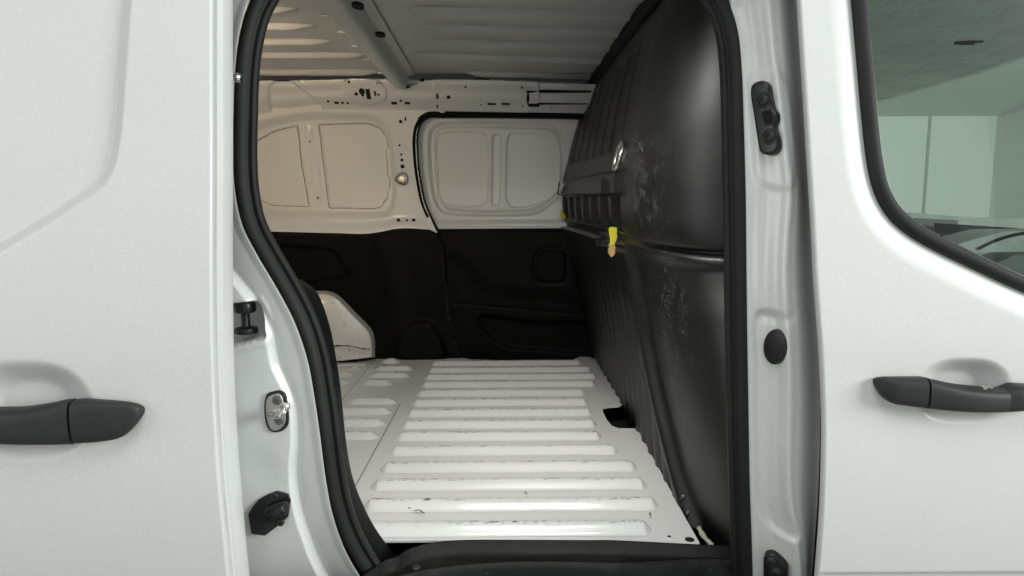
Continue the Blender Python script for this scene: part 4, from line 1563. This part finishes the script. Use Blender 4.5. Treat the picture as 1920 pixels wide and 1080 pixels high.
# ---- wheel arch ---------------------------------------------------------------
AR = [(560, 546), (600, 545), (617, 546), (632, 552), (648, 566), (668, 587), (688, 607), (698, 620), (702.5, 634), (703.5, 652), (703.5, 669)]
AF = [(560, 552), (600, 551), (615, 552), (628, 558), (643, 571), (662, 592), (681, 611), (691, 624), (695, 636), (696.5, 652), (697, 669.5)]
a_b, a_f = cr(on_y(AR, 2.618), 70), cr(on_y(AF, 2.565), 70)
a_b[0, 0], a_f[0, 0] = -1.1, -1.05
cpt = np.array([-0.95, 2.52, FLOOR_Z])
V = []
for k in np.linspace(0.0, 0.985, 30):
    row = cpt + (a_f - cpt) * k
    row[:, 1] = 2.565 - 0.045 * (1 - k ** 4)
    V.append(row)
for k in np.linspace(0, 1, 14):
    w_ = math.sin(k * math.pi / 2) ** 0.8
    row = a_f + (a_b - a_f) * np.array([w_, k, w_])[None]
    V.append(row)
V = np.array(V)
V[..., 2] = np.maximum(V[..., 2], FLOOR_Z)
arch = sheet("wheel_arch", V[..., 0], V[..., 1], V[..., 2], M_ARCH, van)
arch['label'] = "scuffed white wheel arch on the far side"
# welded flange on the floor and black sealer line
P = on_y([(600, 652), (640, 648), (664, 650), (680, 654), (694, 655)], 2.517)
sweep("sealer_line", cr(P, 50), circ(0.0026, 6), M_DARK, arch, scale=0.4 + 0.8 * rng.random(50))
block("arch_flange", np.array([-0.69, 2.515, FLOOR_Z + 0.004]), (0.30, 0.05, 0.005), M_ARCH, arch, 0.002)

# ---- rest of the shell: closes the load space so that light enters by the door ------------
xx = np.array([-1.5, -1.5, -1.5, -1.5])
sheet("rear_doors", np.full((2, 2), -1.5), np.array([[1.0, 2.9], [1.0, 2.9]]), np.array([[0.3, 0.3], [1.72, 1.72]]), M_IN, van)
sheet("roof_header", np.array([[-1.5, -1.5], [0.52, 0.52]]), np.array([[1.16, 1.02], [1.16, 1.02]]), np.array([[1.595, 1.72], [1.595, 1.72]]), M_JAMB, van)
sheet("roof_skin", np.array([[-1.55, -1.55], [1.5, 1.5]]), np.array([[1.0, 2.85], [1.0, 2.85]]), np.full((2, 2), 1.76), M_SKIN, van)
sheet("far_outer_skin", np.array([[-1.55, -1.55], [0.6, 0.6]]), np.full((2, 2), 2.86), np.array([[0.2, 1.76], [0.2, 1.76]]), M_SKIN, van)

sheet("cabin_light_block", np.full((2, 2), 0.605), np.array([[1.31, 2.85], [1.31, 2.85]]), np.array([[0.3, 0.3], [1.74, 1.74]]), M_TRIM, van)  # added unseen sheet, stops load-space light leaking into the cabin
# cargo lamp (hidden by the jamb, its warm light falls on the far rear side)
lc = (-0.72, 1.30, 1.585)
lamp = lathe("cargo_lamp", lc, (0, 0, -1), [(0.05, -0.02), (0.05, 0.0), (0.045, 0.006), (0.0005, 0.010)], M_IN, van)
ld = bpy.data.lights.new("cargo_lamp_glow", 'AREA')
ld.shape, ld.size, ld.energy, ld.color = 'DISK', 0.16, 1.5, (1.0, 0.76, 0.50)
lo = bpy.data.objects.new("cargo_lamp_glow", ld)
COL.objects.link(lo)
ld.spread = math.radians(84)
lo.location = (lc[0], lc[1], lc[2] - 0.03)
lo.rotation_euler = (Vector((-0.85, 2.7, 1.38)) - Vector(lo.location)).to_track_quat('-Z', 'Y').to_euler()

# added fill strip in the door header, out of view, brightens the load space
hl_c = (0.06, 1.195, 1.592)
block("header_fill_strip", hl_c, (0.42, 0.05, 0.018), M_IN, van, 0.004)
hd = bpy.data.lights.new("header_fill_light", 'AREA')
hd.shape, hd.size, hd.size_y, hd.energy, hd.color = 'RECTANGLE', 0.38, 0.035, 4.7, (1.0, 0.98, 0.93)
hd.spread = math.radians(118)
ho = bpy.data.objects.new("header_fill_light", hd)
COL.objects.link(ho)
ho.location = (hl_c[0], hl_c[1], hl_c[2] - 0.012)
ho.rotation_euler = (Vector((0.02, 1.80, 0.60)) - Vector(ho.location)).to_track_quat('-Z', 'Y').to_euler()

# ---- cabin seen through the front window --------------------------------------------
HE = [(1560, 218), (1640, 192), (1660, 188), (1760, 161), (1840, 138), (1920, 111), (2060, 60), (2300, -40), (2500, -130)]
zh = CAM_Z + 0.385
he = cr(on_z(HE, zh), 60)
ks = np.linspace(0, 1, 30)[:, None]
X = 0.45 + (he[None, :, 0] - 0.45) * ks
Y = np.repeat(he[None, :, 1], 30, 0)
Z = zh + 0.02 * np.sin(ks * math.pi) + 0 * X
Xh = np.concatenate([X, X[-1:] + 0.012, X[-1:] + 0.015])
Yh = np.concatenate([Y, Y[-1:], Y[-1:]])
Zh = np.concatenate([Z, Z[-1:] + 0.012, Z[-1:] + 0.06])
hl = sheet("headliner", Xh, Yh, Zh, M_HEAD, van)
hl['label'] = "stained grey headliner above the cabin"
c = on_z([(1815, 80)], zh + 0.010)[0]
prism("tear", [c + np.array(v) for v in ((-0.03, 0.012, 0), (0.0, 0.02, 0), (0.03, 0.024, 0), (0.02, 0.0, 0), (0.032, -0.014, 0), (0.0, -0.008, 0))], (0, 0, -1), 0.002, M_DARK, hl, 0)
# dashboard and door top
DY = 2.2
dsh = group_part("dashboard", (1.4, 1.9, 1.0))
dsh['label'] = "grey dashboard seen through the front window"


def dash_piece(name, pts, y0, y1, mat, bev=0.008):
    P = on_y(pts, y0)
    return prism(name, P, (0, 1, 0), y1 - y0, mat, dsh, 0)


dash_piece("far_door_top", [(1640, 398), (1716, 399), (1800, 406), (1840, 410), (2900, 412), (2900, 560), (1640, 560)], 2.45, 2.57, M_DASH2)
dash_piece("screen_shroud", [(1700, 412), (1760, 411), (1794, 413), (1796, 438), (1790, 470), (1700, 470)], 2.20, 2.32, M_DASH)
dash_piece("binnacle", [(1797, 421), (1850, 424), (1912, 428), (1860, 442), (1800, 440)], 2.05, 2.17, M_TRIM)
dash_piece("dash_top", [(1780, 462), (1830, 447), (1880, 434), (2900, 420), (2900, 560), (1760, 560), (1760, 470)], 1.70, 1.82, M_DASH2)
arc = cr(on_y([(1835, 466), (1865, 452), (1900, 441), (1940, 434)], 1.695), 40)
tube("dash_trim", arc, 0.004, M_TRIM, dsh, (0, 1, 0.01))
dash_piece("dash_lower", [(1868, 492), (1900, 478), (2900, 465), (2900, 560), (1860, 560)], 1.60, 1.68, M_DASH)

# ------------------------------------------------------------------ loose scraps stuck to the van


def scrap(name, label, cat, pieces):
    P0 = bpt(*pieces[0][1][0])[0]
    g = bpy.data.objects.new(name, None)
    place(g, None, P0)
    g['label'], g['category'] = label, cat
    for nm, px, mat, off in pieces:
        yk = min(bpt(x, y)[0][1] for x, y in pieces[0][1]) - 0.010 - off
        P = on_y(px, float(yk))
        nn = np.array([-0.1, -1.0, 0.0])
        k = prism(nm, P, nn, 0.0025, mat, None, 0)
        k.parent = g
        k.location = Vector(WLOC[k.name]) - Vector(P0)
    return g


scrap("torn_tape", "torn strip of yellow tape hanging near the bulkhead's ribbed panel", "tape",
      [("tape_strip", [(1141, 428), (1148, 425), (1157, 427), (1156, 436), (1157.5, 443), (1154, 447), (1153.5, 455), (1151, 460), (1148, 458), (1145, 463), (1143.5, 455), (1144, 447), (1142, 441)], M_YEL, 0.006),
       ("adhesive_backing", [(1142, 455), (1140, 474), (1146, 482), (1152, 478), (1154, 470), (1153, 456), (1158, 446), (1155, 444), (1150, 458), (1146, 461)], M_TAN, 0.004)])
scrap("tape_scrap", "small yellow tape scrap at the bulkhead's far edge", "tape",
      [("tape_strip", [(1052, 394), (1055, 393), (1057, 401), (1062, 405), (1060, 410), (1055, 411), (1051, 407)], M_YEL, 0.008)])
P = cr(np.array([on_y([p], y)[0] for p, y in (((1310, 988), 1.20), ((1316, 1000), 1.19), ((1325, 1012), 1.18), ((1334, 1022), 1.17), ((1340, 1032), 1.16))]), 30)
fs = sweep("foam_strip", P, circ(0.0045, 8), M_FOAM, None, ref=(0, -1, 0), scale=0.6 + 0.8 * rng.random(30))
fs['label'], fs['category'] = "torn beige foam strip poking out beside the floor's near corner", "foam strip"
